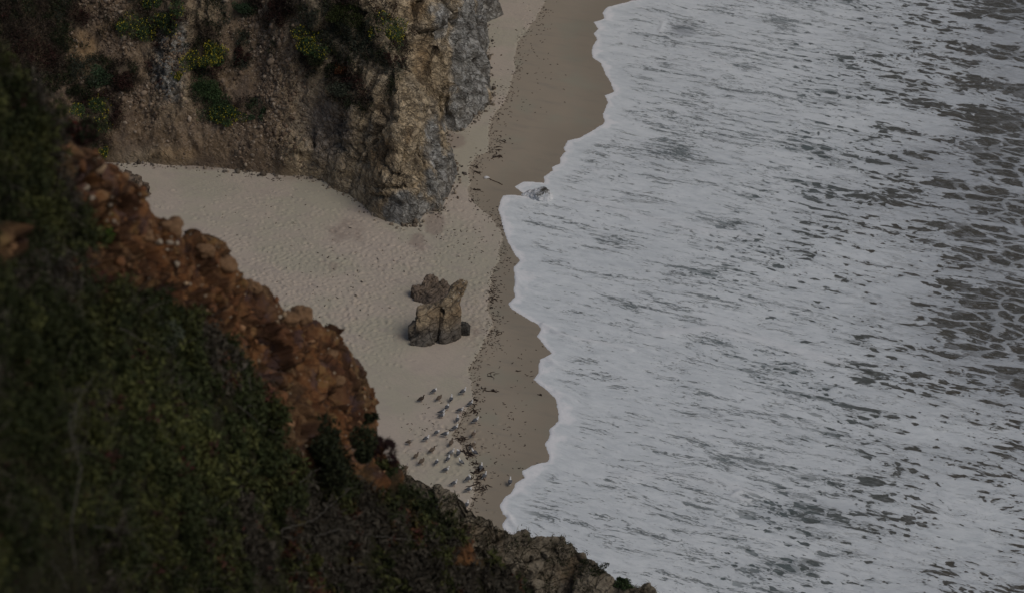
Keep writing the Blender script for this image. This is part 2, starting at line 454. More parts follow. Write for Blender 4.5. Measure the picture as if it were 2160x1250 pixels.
foam = g.mix(thin, (.81, .85, .86), (.62, .665, .685))
foam = g.mix((C2 - .5 + k * .3).step(.02, .3) * .2, foam, (.42, .47, .49))
fr = (off * g.noise(g.P, .45, 3).step(.3, .7, .7, 2.6) + (g.noise(g.P, .9, 3) - .5) * 1.3 + (g.noise(g.P, 4, 3) - .5) * .2)
foam = g.mix(op.step(.12, .55) * .7, foam, (.42, .45, .48))  # thinner, greyer open-water foam; dimming toward the right is painted in too
foam = g.mix(fr.step(.25, 1.15), (.93, .935, .94), foam)
foam = g.mix(cr * .4, foam, (.9, .905, .91))
water = g.mix(far.step(.3, .9), (.135, .165, .162), (.10, .09, .07))
water = g.mix(g.noise(q, .9, 4).step(.4, .7) * .5, water, (.085, .085, .072))
col = g.mix(hole, foam, water)
rough = hole.step(0, 1, .85, .3)
hb = (1 - hole) * .05 + g.noise(qs, 3, 5, .65) * .05 + g.noise(q, .9, 3) * .10
m_sea = g.out(col, rough, g.bump(hb, .9, 1.0), .25)
keep = sdw > -.35
V, F, A = compact(np.stack([XW, YW, ZW], -1).reshape(-1, 3), grid_faces(*XW.shape, keep), {'shore': sdw.ravel(), 'open': openw.ravel(), 'crest': crest.ravel()})
obj('sea', mesh('sea', V, F, [m_sea], attrs=A), kind='structure')

# ================================================================== headland cliff
base_px = [(-420, 300), (-200, 318), (0, 330), (150, 338), (262, 345), (300, 342), (350, 349), (450, 353), (520, 362), (560, 366), (600, 372), (645, 370), (682, 383), (705, 402), (735, 412), (765, 434),
    (790, 458), (815, 468), (850, 477), (884, 473), (893, 458), (905, 446), (935, 449), (943, 420), (968, 368), (962, 345), (944, 322), (936, 300), (944, 276), (966, 283), (985, 274),
    (1000, 253), (1036, 218), (1035, 180), (1022, 150), (1026, 120), (1034, 90), (1012, 80), (1026, 50), (1064, 33), (1040, 12), (1032, -40), (1046, -120), (1030, -260)]
base = at_sand(*np.array(base_px, float).T)[:, :2]
base = resample(base, .35)
base = base + .16 * np.stack([perlin(base[:, 0] * .9, base[:, 1] * .9), perlin(base[:, 0] * .9 + 31, base[:, 1] * .9)], 1)
cpoly = np.vstack([base, [[base[-1][0] - 4, 520], [-400, 520], [-400, base[0][1]]]])
xc = np.unique(np.concatenate([grow(-46, -380, .3, 1.25), np.arange(-46, -14, .09), np.arange(-14, .8, .065), [1.0, 1.6, 2.5]]))
yc = np.unique(np.concatenate([np.arange(182.5, 226, .085), np.arange(226, 250, .3), grow(250, 500, .4, 1.3)]))
XC, YC = np.meshgrid(xc, yc)
dc = seg_dist(XC, YC, base[::2]); dc = np.where(inside(XC, YC, cpoly), dc, -dc)
rockx = sstep(-19.5, -12.5, XC + .12 * (YC - 195))                            # 0 earth slope, 1 rock
QC = np.stack([XC, YC], -1)
dd = dc + rockx * .55 * fbm(QC, .22, 3) * sstep(0, 2, dc) + (1 - rockx) * .8 * fbm(QC * [1, .4], .17, 3) * sstep(.3, 3, dc)
bank = 1.5 * (1 - np.exp(-np.maximum(dd, 0) / .9))
zsl = bank + .82 * np.maximum(dd, 0)
zrk = 2.25 * np.maximum(dd, 0) - .045 * np.clip(dd, 0, 14) ** 2 + .5 * (1 - np.exp(-np.maximum(dd, 0) / .25))
ZC = zsl * (1 - rockx) + zrk * rockx
cap = 30 + 3 * fbm(QC, .05, 2)
ZC = np.where(ZC > cap - 8, cap - 8 + 8 * np.tanh((ZC - cap + 8) / 8), ZC)
zb = sand_profile(shore_sd(XC, YC, False))
ZC = np.where(dc > 0, ZC + zb - .15, zb - .15 + dc * 1.2)
ZC = np.maximum(ZC, -3)
gy, gx = np.gradient(ZC, yc, xc)
N = np.stack([-gx, -gy, np.ones_like(gx)], -1); N /= np.linalg.norm(N, axis=-1, keepdims=True)
PC = np.stack([XC, YC, ZC], -1)
PS = PC @ Matrix.Rotation(R(35), 3, 'Y').to_3x3().transposed() if False else np.stack([XC * .8 + ZC * .5, YC, ZC * .45 - XC * .55], -1)
fade = sstep(-.1, 1.0, dc)
warp = np.stack([fbm(PC, .35, 2), fbm(PC + 40, .35, 2), fbm(PC + 80, .35, 2)], -1)
r1 = fbm(PS + .8 * warp, .33, 5, .55, ridged=True); r2 = fbm(PS * [1.5, 1.2, 1] + warp, .9, 4, .6, ridged=True)
cell = fbm(PC + .5 * warp, .8, 4, .5)
W3 = PS * [.75, .9, 1.25] + 1.1 * warp
fa, ja = facets(W3, .38, .95); fb, jb = facets(W3 + .25 * np.stack([cell, r2, r1], -1), 1.0, .9, 3.3); fc, jc = facets(W3, 2.4, .8, 7.7)
drock = .30 * (r1 - .2) + .12 * (r2 - .2) + .18 * cell + .66 * fa + .30 * fb + .12 * fc - .22 * ja - .10 * jb
joint = np.clip(ja * .9 + jb * .6 + jc * .25, 0, 1)
_px, _py = proj(PC); fis = blobpx(_px, _py, [(962, 120, 5, 75, 1), (905, 200, 4, 50, .7), (858, 320, 4, 40, .6), (800, 415, 26, 4, .8), (845, 395, 30, 4, .7), (700, 395, 8, 16, .6), (950, 262, 12, 16, 1)])
drock = drock - 1.1 * fis; joint = np.maximum(joint, fis)
gul = fbm(np.stack([XC + .25 * ZC * np.sin(XC * .3), ZC * .16, YC * .1], -1), .33, 2, .45, ridged=True)
dia = fbm(np.stack([PC[..., 0] * .9 + PC[..., 2] * .8, PC[..., 1] * .3, PC[..., 2] * .3 - PC[..., 0] * .25], -1), .6, 4, .55, ridged=True)
dsoil = .22 * (gul - .25) + .34 * (dia - .2) + .22 * fbm(PC * [1, 1, .6], .7, 5, .62) + .09 * fbm(PC, 3.0, 3, .6, ridged=True) + .30 * sstep(-.1, .5, fbm(PC + 50, .22, 3)) * fb + .10 * fc
# a rib of blocky bedrock stands out of the earth slope
PXc, PYc = proj(PC)
rib = np.maximum(blobpx(PXc, PYc, [(360, 130, 34, 90, 1), (395, 205, 30, 30, .8), (375, 60, 40, 40, .8), (430, 30, 40, 40, .6), (650, 330, 60, 50, .7), (320, 335, 60, 18, .7)]), 0)
blocks = np.round(fbm(PS + .4 * warp, .55, 2) * 4) / 4
rib_d = rib * (.75 + .75 * fa + .6 * fb + .25 * fc - .3 * jb)
disp = (drock * rockx + dsoil * (1 - rockx) + rib_d * (1 - rockx)) * fade
PC = PC + N * disp[..., None]
# small sea cave at the foot of the wall
cv = at_sand(962, 262)[0] + np.array([-.2, .6, 1.4])
dcv = np.linalg.norm((PC - cv) / [1.0, 1.6, 1.5], axis=-1)
PC = PC + np.array([-.9, .9, -.2]) * np.exp(-dcv ** 2 * 1.2)[..., None]
PXc, PYc = proj(PC)
veg_bl = [(50, 60, 150, 105, 1), (110, 150, 90, 50, .9), (330, 25, 60, 45, 1), (285, 52, 45, 35, 1), (432, 120, 40, 75, 1), (430, 190, 34, 34, .9), (470, 230, 40, 32, .9), (500, 12, 60, 36, 1),
          (512, 110, 20, 60, .9), (640, 15, 60, 40, .8), (720, 50, 110, 70, 1), (690, 110, 60, 50, .9), (735, 185, 50, 46, .95), (765, 215, 25, 25, .8), (832, 130, 22, 50, .75), (828, 190, 12, 40, .7),
          (215, 230, 60, 42, 1), (205, 150, 40, 40, 1), (262, 158, 34, 46, .9), (212, 318, 24, 40, 1), (160, 190, 40, 30, .7), (800, 75, 60, 60, .9), (560, 15, 40, 25, .5), (660, 160, 30, 30, .6), (545, 228, 22, 20, .9)]
vegm = blobpx(PXc, PYc, [(x_, y_, a_ * 1.25, b_ * 1.25, w_) for x_, y_, a_, b_, w_ in veg_bl] + [(620, 30, 200, 40, .6), (330, 110, 260, 60, .38)]) + .95 * fbm(PC, .45, 5, .6)
vegm = sstep(.34, .80, vegm) * (1 - sstep(870, 900, PXc))
grey = np.clip(blobpx(PXc, PYc, [(995, 120, 52, 180, 1.2), (1040, 20, 60, 60, 1.2), (915, 330, 30, 130, .8), (945, 380, 36, 90, 1.1), (860, 445, 75, 36, 1.1), (985, 230, 50, 60, 1.1), (365, 120, 40, 100, 1.0), (500, 300, 60, 40, .3), (930, 30, 40, 60, .7)])
              + .85 * fbm(PC, .45, 5, .6), 0, 1)
purple = np.clip(blobpx(PXc, PYc, [(690, 270, 70, 110, .9), (430, 275, 90, 35, .5), (640, 190, 40, 70, .5), (660, 350, 50, 30, .6), (520, 290, 60, 50, .35)]) + .3 * fbm(PC, .5, 3), 0, 1)
ochre = np.clip(blobpx(PXc, PYc, [(175, 110, 40, 60, 1), (225, 60, 40, 40, .7), (380, 325, 90, 28, .75), (800, 230, 60, 50, .6), (800, 320, 60, 60, .7), (890, 120, 30, 80, .8), (880, 20, 30, 40, .8), (260, 195, 30, 20, .6), (860, 290, 26, 36, .7), (590, 120, 60, 60, .3)])
                + .3 * fbm(PC + 9, .4, 4), 0, 1)
g = G('cliff_rock')
rk, gr, pu, oc, vg = (g.attr(a) for a in ('rock', 'grey', 'purple', 'ochre', 'veg'))
ps = g.rot(g.P, (0, R(-32), R(8)), (1.0, 1.0, 2.0))
ps = g.warp(ps, .5, 1.5, 3)
s1 = g.noise(ps, .75, 6, .68); s2 = g.noise(ps, 1.9, 4, .7); n1 = g.noise(g.P, .5, 5, .62); n2 = g.noise(g.P, 2.6, 4, .7); n3 = g.noise(g.P, 5.5, 2, .6)
hard = rk.max(gr.step(.3, .7))
ln1 = (g.noise(ps, .55, 4, .6, .5) - .5).abs().step(.004, .030)
ln2 = (g.noise(g.vec('ADD', ps, (5, 9, 2)), 1.35, 3, .6, .6) - .5).abs().step(.005, .055)
crk = g.voro(g.warp(ps, .9, .9, 3), .55).step(.004, .05)
soil = g.mix(n1.step(.3, .7), (.12, .081, .048), (.20, .143, .09))
soil = g.mix(n2.step(.42, .66) * .75, soil, (.29, .215, .145))
soil = g.mix(n3.step(.56, .68) * .55, soil, (.34, .275, .21))
soil = g.mix((1 - n3.step(.34, .44)) * .6, soil, (.06, .045, .034))
soil = g.mix(g.noise(g.P, .28, 5, .65).step(.48, .62) * .6, soil, (.11, .083, .066))
tan = g.mix(s1.step(.35, .62), (.40, .31, .195), (.66, .53, .355))
tan = g.mix(n1.step(.5, .7) * .5, tan, (.52, .46, .365))
tan = g.mix(s2.step(.54, .70) * .5, tan, (.68, .59, .45))
greyc = g.mix(s1.step(.35, .62), (.22, .215, .195), (.50, .495, .465))
greyc = g.mix(s2.step(.54, .70) * .6, greyc, (.62, .615, .59))
greyc = g.mix(n1.step(.48, .64) * .35, greyc, (.30, .26, .20))
col = g.mix(rk, soil, tan)
col = g.mix(oc.step(.35, .8) * .7, col, g.mix(s1.step(.35, .65), (.24, .15, .07), (.42, .29, .16)))
col = g.mix(pu.step(.3, .8) * .7, col, g.mix(s2.step(.38, .64), (.19, .16, .14), (.42, .365, .32)))
col = g.mix(gr.step(.38, .72), col, greyc)
dk = ((1 - ln1) * .75).max((1 - ln2) * .5).max((1 - crk) * .55) * hard
dk = dk.max((1 - ln2) * .2 * pu.step(.3, .7))
dk = dk.max((1 - s2.step(.30, .40)) * .3 * hard)
col = g.mix(dk * .85, col, (.085, .07, .056))
col = g.mix(g.attr('joint').step(.5, 1) * .5, col, (.08, .066, .052))
col = g.mix(vg * .55, col, g.mix(n2.step(.4, .6), (.05, .052, .03), (.065, .045, .036)))
hh = (s1 * .45 + s2 * .22) * hard.step(0, 1, .4, 1) + (ln1 * .12 + ln2 * .05 + crk * .10) * hard + n2 * .14 + n3 * .06
m_cliff = g.out(col, .92, g.bump(hh, 1.0, 1.0), .2)
keep = dc > -.6
V, F, A = compact(PC.reshape(-1, 3), grid_faces(*XC.shape, keep), {'rock': np.clip(rockx + rib, 0, 1).ravel(), 'grey': grey.ravel(), 'purple': purple.ravel(), 'ochre': ochre.ravel(), 'veg': vegm.ravel(), 'joint': (joint * np.maximum(rockx, rib)).ravel()})
obj('cliff', mesh('cliff', V, F, [m_cliff], attrs=A), kind='structure')
cliff_bvh = BVHTree.FromPolygons(V.tolist(), F.tolist())
def on_cliff(px, py):
    for k_ in range(14):
        d = ray(px - 1.5 * k_, py + 4 * k_); d = Vector(d / np.linalg.norm(d))
        hit = cliff_bvh.ray_cast(Vector((0, 0, CAM_H)), d)
        if hit[0] is not None: break
    return hit[0], hit[1]

# ================================================================== near hillside
ridge_px = np.array([(-300, -60, 60), (-100, 70, 63), (0, 138, 66), (60, 185, 68), (110, 240, 70), (140, 290, 72), (185, 325, 74), (235, 358, 76), (290, 414, 79), (330, 452, 81), (368, 486, 83), (410, 522, 85), (442, 532, 86),
    (490, 572, 88), (540, 604, 90), (595, 655, 93), (640, 662, 95), (692, 706, 97), (744, 757, 98), (786, 808, 99), (800, 850, 99), (801, 890, 98), (812, 935, 97), (828, 970, 96), (850, 1012, 97), (920, 1080, 100), (1000, 1145, 103),
    (1060, 1195, 105), (1120, 1260, 107), (1260, 1410, 112)], float)
rp = smooth1(np.vstack([resample(np.array([(-2300, -560, 42), (-1500, -350, 48), (-800, -190, 54), (-300, -60, 60)], float), 16)[:-1], resample(ridge_px, 2.6)]), 4)
ns, nv, nb = len(rp), 640, 50
rp[:, :2] += 5 * np.stack([perlin(np.arange(ns) / 14., np.zeros(ns)), perlin(np.arange(ns) / 11., np.zeros(ns) + 7.5)], 1)
vv = np.concatenate([np.linspace(0, 1, nv) ** 1.25, np.linspace(1, 2.6, 50)[1:]]); nv = len(vv)
dn = np.interp(rp[:, 0], [-2300, -300, 230, 560, 830, 1250], [24, 28, 30, 42, 62, 80])
PX = rp[:, 0][:, None] - 700 * vv[None]; PY = rp[:, 1][:, None] + 760 * vv[None]
D = np.where(vv[None] <= 1, rp[:, 2][:, None] + (dn - rp[:, 2])[:, None] * np.minimum(vv, 1)[None] ** .85, dn[:, None] * (1 - .22 * (vv[None] - 1)))
H = at(PX, PY, D)                                                               # ns x nv x 3
ridge3 = H[:, 0]
bb = np.linspace(0, 1, nb + 1)[1:][::-1]
drop = ridge3[:, 2] + 1.5
back = ridge3[:, None, :] + np.stack([bb[None] ** 1.2 * (drop * .03)[:, None], bb[None] ** 1.2 * (drop * .36)[:, None], -bb[None] * drop[:, None]], -1)
H = np.concatenate([back, H], 1)
nc = H.shape[1]
du = np.gradient(H, axis=0); dv = np.gradient(H, axis=1)
NH = np.cross(dv, du); NH /= np.linalg.norm(NH, axis=-1, keepdims=True) + 1e-9
NH = np.where((NH[..., 2:3] < 0), -NH, NH)
def relax(A_, n):
    for _ in range(n):
        A_[1:-1] = (A_[:-2] + 2 * A_[1:-1] + A_[2:]) / 4; A_[:, 1:-1] = (A_[:, :-2] + 2 * A_[:, 1:-1] + A_[:, 2:]) / 4
    return A_ / (np.linalg.norm(A_, axis=-1, keepdims=True) + 1e-9)
NH = relax(NH, 60)
HX, HY = proj(H)
soil_poly = np.array([(95, 262), (150, 280), (250, 350), (400, 500), (640, 640), (800, 780), (840, 985), (700, 1010), (650, 1000), (605, 945), (570, 870), (535, 790), (478, 710), (395, 655), (305, 622), (185, 600), (160, 545), (195, 480), (150, 400), (115, 320)], float)
dso = seg_dist(HX, HY, np.vstack([soil_poly, soil_poly[:1]])); dso = np.where(inside(HX, HY, soil_poly), dso, -dso)
dso = np.maximum(dso, 26 - np.hypot((HX + 5) * 1.1, (HY - 525) * .75))
dso = np.maximum(dso, 30 - np.hypot((HX - 975) * .5, HY - 1165)); dso = np.maximum(dso, 26 - np.hypot((HX - 800) * .6, HY - 1015))
lowf = fbm(H, .32, 3)
soilm = sstep(-14, 22, dso + 38 * fbm(H, .55, 4))
soilm[:, :nb] = np.maximum(soilm[:, :nb], .7)
amp = np.ones(H.shape[:2]); amp[:, :nb] *= np.linspace(.2, .5, nb)[None]; amp[:, nb:] *= (.68 + .32 * sstep(0, .07, vv))[None]
wh = np.stack([fbm(H, .5, 2), fbm(H + 40, .5, 2), fbm(H + 80, .5, 2)], -1)
HS = np.stack([H[..., 0] * .8 + H[..., 2] * .5, H[..., 1] * .55, H[..., 2] * .9 - H[..., 0] * .4], -1)
ha, hja = facets(HS + 1.1 * wh, .55, 1.1); hb_, hjb = facets(HS * 1.1 + .6 * wh, 1.5, 1.0, 4.4); hc, hjc = facets(H, 3.2, .8, 8.8)
hjoint = np.clip(hja * .9 + hjb * .6 + hjc * .2, 0, 1)
hd = soilm * (-.22 + .55 * lowf + .42 * (fbm(H + .4 * wh, .7, 6, .6, ridged=True) - .1) + .05 * fbm(H, 3.5, 2, .5, ridged=True) + .55 * ha + .30 * hb_ + .07 * hc - .16 * hja - .05 * hjb + .22 * (fbm(HS * [1.6, 1.2, .5], 1.1, 4, .6, ridged=True) - .1)) + (1 - soilm) * (.45 * fbm(H, .5, 4) + .16 * fbm(H, 2.2, 3))
H = H + NH * (hd * amp)[..., None]
HX, HY = proj(H)
g = G('hillside_soil')
so = g.attr('soil')
n1 = g.noise(g.P, .55, 6, .62); n2 = g.noise(g.P, 3, 5, .68); n3 = g.noise(g.P, 10, 4, .7); big = g.noise(g.P, .18, 2)
c = g.mix(n1.step(.3, .7), (.105, .043, .018), (.24, .112, .046))
c = g.mix(n2.step(.45, .75) * .7, c, (.31, .185, .095))
c = g.mix(big.step(.45, .62) * .6, c, (.17, .125, .07))
c = g.mix(g.noise(g.P, 1.1, 5, .65).step(.52, .66) * .6, c, (.20, .135, .055))
c = g.mix(g.noise(g.vec('ADD', g.P, (7, 3, 1)), .9, 5, .66).step(.51, .62) * .75, c, (.045, .027, .017))  # large dark patches: shadow painted into the bank's earth colour
c = g.mix(g.noise(g.P, .35, 4, .6).step(.5, .62) * .65, c, (.105, .046, .026))
c = g.mix(g.attr('joint').step(.25, .9) * .75, c, (.04, .022, .015))
cr_ = g.voro(g.warp(g.P, .9, .6, 3), 1.1).step(0, .06)
c = g.mix((1 - cr_) * .5, c, (.06, .03, .018))
pe = g.voro(g.P, 4.0, 'F1'); pc = g.voro(g.P, 4.0, 'F1', 1)
pm = ((.25 - pe).step(0, .07)) * g.xyz(pc)[0].step(.74, .77)
c = g.mix(pm * .8, c, (.36, .29, .21))
c = g.mix(g.noise(g.P, .8, 3).step(.56, .66) * .6, c, (.085, .058, .06))
vc = g.mix(n2, (.018, .017, .010), (.035, .034, .016))
c = g.mix(so, vc, c)
m_hill = g.out(c, .95, g.bump(n1 * .25 + n2 * .14 + n3 * .05 + cr_ * .05 + pm * .06, 1.0, .8), .12)
obj('hillside', mesh('hillside', H, grid_faces(ns, nc), [m_hill], attrs={'soil': soilm.ravel(), 'joint': hjoint.ravel()}), kind='structure')
Hf = H.reshape(-1, 3); FH = grid_faces(ns, nc)
hill_bvh = BVHTree.FromPolygons(Hf[:, :].tolist(), FH.tolist())
def on_hill(px, py):
    for k_ in range(14):
        d = ray(px - 1.5 * k_, py + 4 * k_); d = Vector(d / np.linalg.norm(d))
        hit = hill_bvh.ray_cast(Vector((0, 0, CAM_H)), d)
        if hit[0] is not None: break
    return hit[0], hit[1]

# ================================================================== rock outcrop below the hillside
out_px = np.array([(770, 940, 152), (815, 980, 152), (842, 990, 152), (872, 998, 152), (905, 1022, 152), (930, 1033, 152), (962, 1050, 152), (985, 1066, 153), (1002, 1082, 153), (1030, 1096, 154), (1058, 1115, 155), (1075, 1126, 155), (1128, 1131, 156),
    (1180, 1134, 157), (1208, 1150, 157), (1232, 1172, 157), (1262, 1193, 156), (1292, 1213, 156), (1318, 1224, 156), (1345, 1228, 156), (1378, 1248, 156), (1440, 1300, 156), (1520, 1400, 156)], float)
op_ = smooth1(resample(out_px, 1.8), 3)
no = len(op_); nv2 = 240; nb2 = 50
op_[:, :2] += 5 * np.stack([perlin(np.arange(no) / 9., np.zeros(no)), perlin(np.arange(no) / 7., np.zeros(no) + 3.5)], 1)
v2_ = np.linspace(0, 1, nv2) ** 1.1
PX = op_[:, 0][:, None] - 260 * v2_; PY = op_[:, 1][:, None] + 330 * v2_
D = op_[:, 2][:, None] - 9 * v2_[None] + 3.0 * np.sin(v2_ * 3)[None]
O = at(PX, PY, D); r3 = O[:, 0]; bb = np.linspace(0, 1, nb2 + 1)[1:][::-1]; drop = r3[:, 2] + 1.5
back = r3[:, None, :] + np.stack([bb[None] * (drop * .22)[:, None], bb[None] * (drop * .30)[:, None], -bb[None] * drop[:, None]], -1)
O = np.concatenate([back, O], 1)
du = np.gradient(O, axis=0); dv = np.gradient(O, axis=1)
NO = np.cross(dv, du); NO /= np.linalg.norm(NO, axis=-1, keepdims=True) + 1e-9
NO = relax(np.where(NO[..., 2:3] < 0, -NO, NO), 40)
OS = np.stack([O[..., 0] * .9 - O[..., 2] * .5, O[..., 1] * .6, O[..., 2] * .5 + O[..., 0] * .4], -1)
wo = np.stack([fbm(O, .5, 2), fbm(O + 30, .5, 2), fbm(O + 60, .5, 2)], -1)
oa, oja = facets(OS * [1.3, 1, .8] + .9 * wo, .4, .95); ob, ojb = facets(OS * [1.4, 1, .8] + .6 * wo, 1.1, .9, 5.5); oc_, ojc = facets(OS, 2.8, .8, 2.2)
od = .35 * (fbm(OS + .7 * wo, .32, 5, .55, ridged=True) - .2) + .12 * fbm(O, 1.2, 3) + .72 * oa + .20 * ob + .09 * oc_ - .34 * oja - .06 * ojb + .14 * fbm(O, 2.6, 3, .6, ridged=True)
amp = np.ones(O.shape[:2]); amp[:, :nb2] *= np.linspace(.1, .5, nb2)[None]
amp[:, nb2:] *= (.45 + .55 * sstep(0, .12, v2_))[None]
O = O + NO * (od * amp)[..., None]
g = G('outcrop_rock')
ps = g.rot(g.P, (R(10), R(28), R(-20)), (1.0, 1.0, 2.4)); ps = g.warp(ps, .5, 1.2, 3)
s1 = g.noise(ps, 1.0, 7, .68); s2 = g.noise(ps, 3.6, 5, .7); n1 = g.noise(g.P, .35, 4, .6); n2 = g.noise(g.P, 6, 4, .7)
c = g.mix(s1.step(.32, .66), (.13, .108, .078), (.31, .27, .205))
c = g.mix(n1.step(.5, .65) * .6, c, g.mix(s2, (.21, .145, .085), (.31, .23, .145)))
c = g.mix(s2.step(.6, .75) * .5, c, (.28, .26, .225))
c = g.mix(g.noise(g.P, .8, 5, .65).step(.54, .66) * .6, c, (.07, .072, .042))
crk = g.voro(g.warp(ps, .9, .7, 3), .8).step(0, .08)
c = g.mix((1 - crk) * .55, c, (.04, .034, .028))
m_out = g.out(c, .93, g.bump(s1 * .4 + s2 * .15 + crk * .1 + n2 * .05, 1.0, .9), .15)
obj('rock_outcrop', mesh('rock_outcrop', O, grid_faces(*O.shape[:2]), [m_out]), label='dark brown rocky spur with cracked faces reaching down into the white surf', cat='rock')
out_bvh = BVHTree.FromPolygons(O.reshape(-1, 3).tolist(), grid_faces(*O.shape[:2]).tolist())
def on_out(px, py):
    for k_ in range(14):
        d = ray(px - 1.5 * k_, py + 4 * k_); d = Vector(d / np.linalg.norm(d))
        hit = out_bvh.ray_cast(Vector((0, 0, CAM_H)), d)
        if hit[0] is not None: break
    return hit[0], hit[1]
#==PART2==
# ================================================================== leaf clouds
def leaves(C, L, W, up=None, rng=RNG, flat=0.0):
    n = len(C)
    u = rng.normal(size=(n, 3)); 
    if up is not None: u = u + up * 1.2
    u /= np.linalg.norm(u, axis=1, keepdims=True)
    w = rng.normal(size=(n, 3)); w -= u * (w * u).sum(1, keepdims=True); w /= np.linalg.norm(w, axis=1, keepdims=True)
    L = np.broadcast_to(np.asarray(L, float), n)[:, None]; W = np.broadcast_to(np.asarray(W, float), n)[:, None]
    nrm = np.cross(u, w)
    V = np.stack([C - u * L / 2, C + w * W / 2 + nrm * W * .2, C + u * L / 2, C - w * W / 2 + nrm * W * .2], 1).reshape(-1, 3)
    F = np.arange(n * 4).reshape(n, 4)
    return V, F
def leafmat(name, rough=.75, var=.35):
    g = G(name); n = g.noise(g.P, 6, 3)
    c = g.mix(n, (1 - var,) * 3, (1 + var * .6,) * 3)
    return g.out(g.mix(1.0, g.attr('tint', True), c, 'MULTIPLY'), rough, None, .15)
M_LEAF = leafmat('leaf'); M_FLOWER = leafmat('flower_petal'); M_BARK = plain('bark', (.075, .058, .045))
M_TWIG = plain('dry_twig', (.115, .105, .09), .9)
def tint(n, pal, rng=RNG, jit=.25):
    pal = np.array(pal); c = pal[rng.integers(0, len(pal), n)]
    return c * (1 + jit * rng.normal(size=(n, 1))).clip(.4, 1.9)
def tubes(paths, radii, sides=6):
    Vs, Fs, off = [], [], 0
    for P, r in zip(paths, radii):
        P = np.asarray(P, float); n = len(P); r = np.broadcast_to(np.asarray(r, float), n)
        T = np.gradient(P, axis=0); T /= np.linalg.norm(T, axis=1, keepdims=True) + 1e-9
        a = np.cross(T, [.13, .27, .95]); a /= np.linalg.norm(a, axis=1, keepdims=True) + 1e-9
        b = np.cross(T, a); an = np.linspace(0, 2 * np.pi, sides, endpoint=False)
        V = P[:, None] + r[:, None, None] * (np.cos(an)[None, :, None] * a[:, None] + np.sin(an)[None, :, None] * b[:, None])
        i = np.arange(n * sides).reshape(n, sides); j = np.roll(i, -1, 1)
        F = np.stack([i[:-1], j[:-1], j[1:], i[1:]], -1).reshape(-1, 4)
        Vs.append(V.reshape(-1, 3)); Fs.append(F + off); off += n * sides
    return np.concatenate(Vs), np.concatenate(Fs)

GREEN = [(.060, .100, .040), (.080, .125, .048), (.042, .072, .032)]
BLUEG = [(.062, .102, .052), (.046, .078, .042), (.078, .118, .062)]
GREYG = [(.085, .095, .068), (.06, .07, .048), (.04, .052, .034)]
DKRED = [(.060, .026, .022), (.045, .024, .02), (.035, .026, .018)]
RUST = [(.13, .045, .02), (.10, .04, .02), (.05, .045, .02)]
BROWN = [(.060, .045, .035), (.042, .034, .026), (.075, .058, .042)]
DARK = [(.030, .038, .018), (.042, .048, .022), (.024, .030, .016)]
YEL = [(.58, .46, .03), (.46, .39, .04), (.66, .56, .07)]
def shrub(name, p, nrm, rad, hgt, pal, nleaf, fl=0.0, label=None, cat='shrub', group=None, L=.13, W=.06, seed=0, squash=1.0, drop=0.0, upb=None):
    rng = np.random.default_rng(seed + 100)
    up = Vector((0, 0, 1)); ax = (Vector(nrm) * .7 + up * .6).normalized()
    rot = np.array(ax.to_track_quat('Z', 'Y').to_matrix())
    root = obj(name, None, None, Vector(p) - ax * .1, label, cat, group)
    nl = 9
    lob = rng.normal(size=(nl, 3)); lob /= np.linalg.norm(lob, axis=1, keepdims=True); lob[:, 2] = np.abs(lob[:, 2])
    lob *= rng.uniform(.3, .95, (nl, 1)); lr = rng.uniform(.22, .48, nl)
    pick = rng.integers(0, nl, nleaf)
    d = rng.normal(size=(nleaf, 3)); d /= np.linalg.norm(d, axis=1, keepdims=True)
    q = lob[pick] + d * (lr[pick] * rng.uniform(.3, 1.05, nleaf) ** .6)[:, None]
    q[:, 2] = np.abs(q[:, 2]) - .04
    loc = (q * [rad * squash, rad, hgt]) @ rot.T
    loc[:, 2] -= drop * np.hypot(q[:, 0], q[:, 1]) ** 2 * rad
    V, F = leaves(loc, L * rng.uniform(.6, 1.3, nleaf), W * rng.uniform(.6, 1.3, nleaf), upb, rng)
    tc = tint(nleaf, pal, rng) * (.65 + .7 * rng.random(nl))[pick][:, None]
    obj('foliage', mesh('foliage', V, F, [M_LEAF], False, {'tint': np.repeat(tc, 4, 0)}), root)
    ps = []
    for k in range(nl): ps.append(np.array([np.zeros(3), (lob[k] * [rad * .4, rad * .4, hgt * .5]) @ rot.T, (lob[k] * [rad, rad, hgt]) @ rot.T]))
    V, F = tubes(ps, [np.array([.03, .02, .01]) * rad] * nl, 5)
    obj('stem', mesh('stem', V, F, [M_BARK]), root)
    if fl > 0:
        nf = int(125 * fl * rad ** 1.3)
        out = (q[:, 2] > .12) & (np.linalg.norm(q - lob[pick], axis=1) > lr[pick] * .6)
        idx = np.flatnonzero(out); idx = rng.choice(idx, min(nf, len(idx)), False)
        c = loc[idx] * 1.06 + rot[:, 2] * .04
        cc = np.repeat(c, 3, 0) + rng.normal(size=(len(c) * 3, 3)) * [.022, .022, .04]
        V, F = leaves(cc, .085, .06, None, rng)
        fo = root.children[0]; old = fo.data
        n0 = len(old.vertices); V0 = np.empty(n0 * 3, np.float32); old.vertices.foreach_get('co', V0); V0 = V0.reshape(-1, 3)
        fo.data = mesh('foliage', np.vstack([V0, V]), np.vstack([np.arange(n0).reshape(-1, 4), F + n0]), [M_LEAF, M_FLOWER], False,
                       {'tint': np.vstack([np.repeat(tc, 4, 0), np.repeat(tint(len(cc), YEL, rng, .2), 4, 0)])}, np.r_[np.zeros(n0 // 4), np.ones(len(F))])
        bpy.data.meshes.remove(old)
    return root

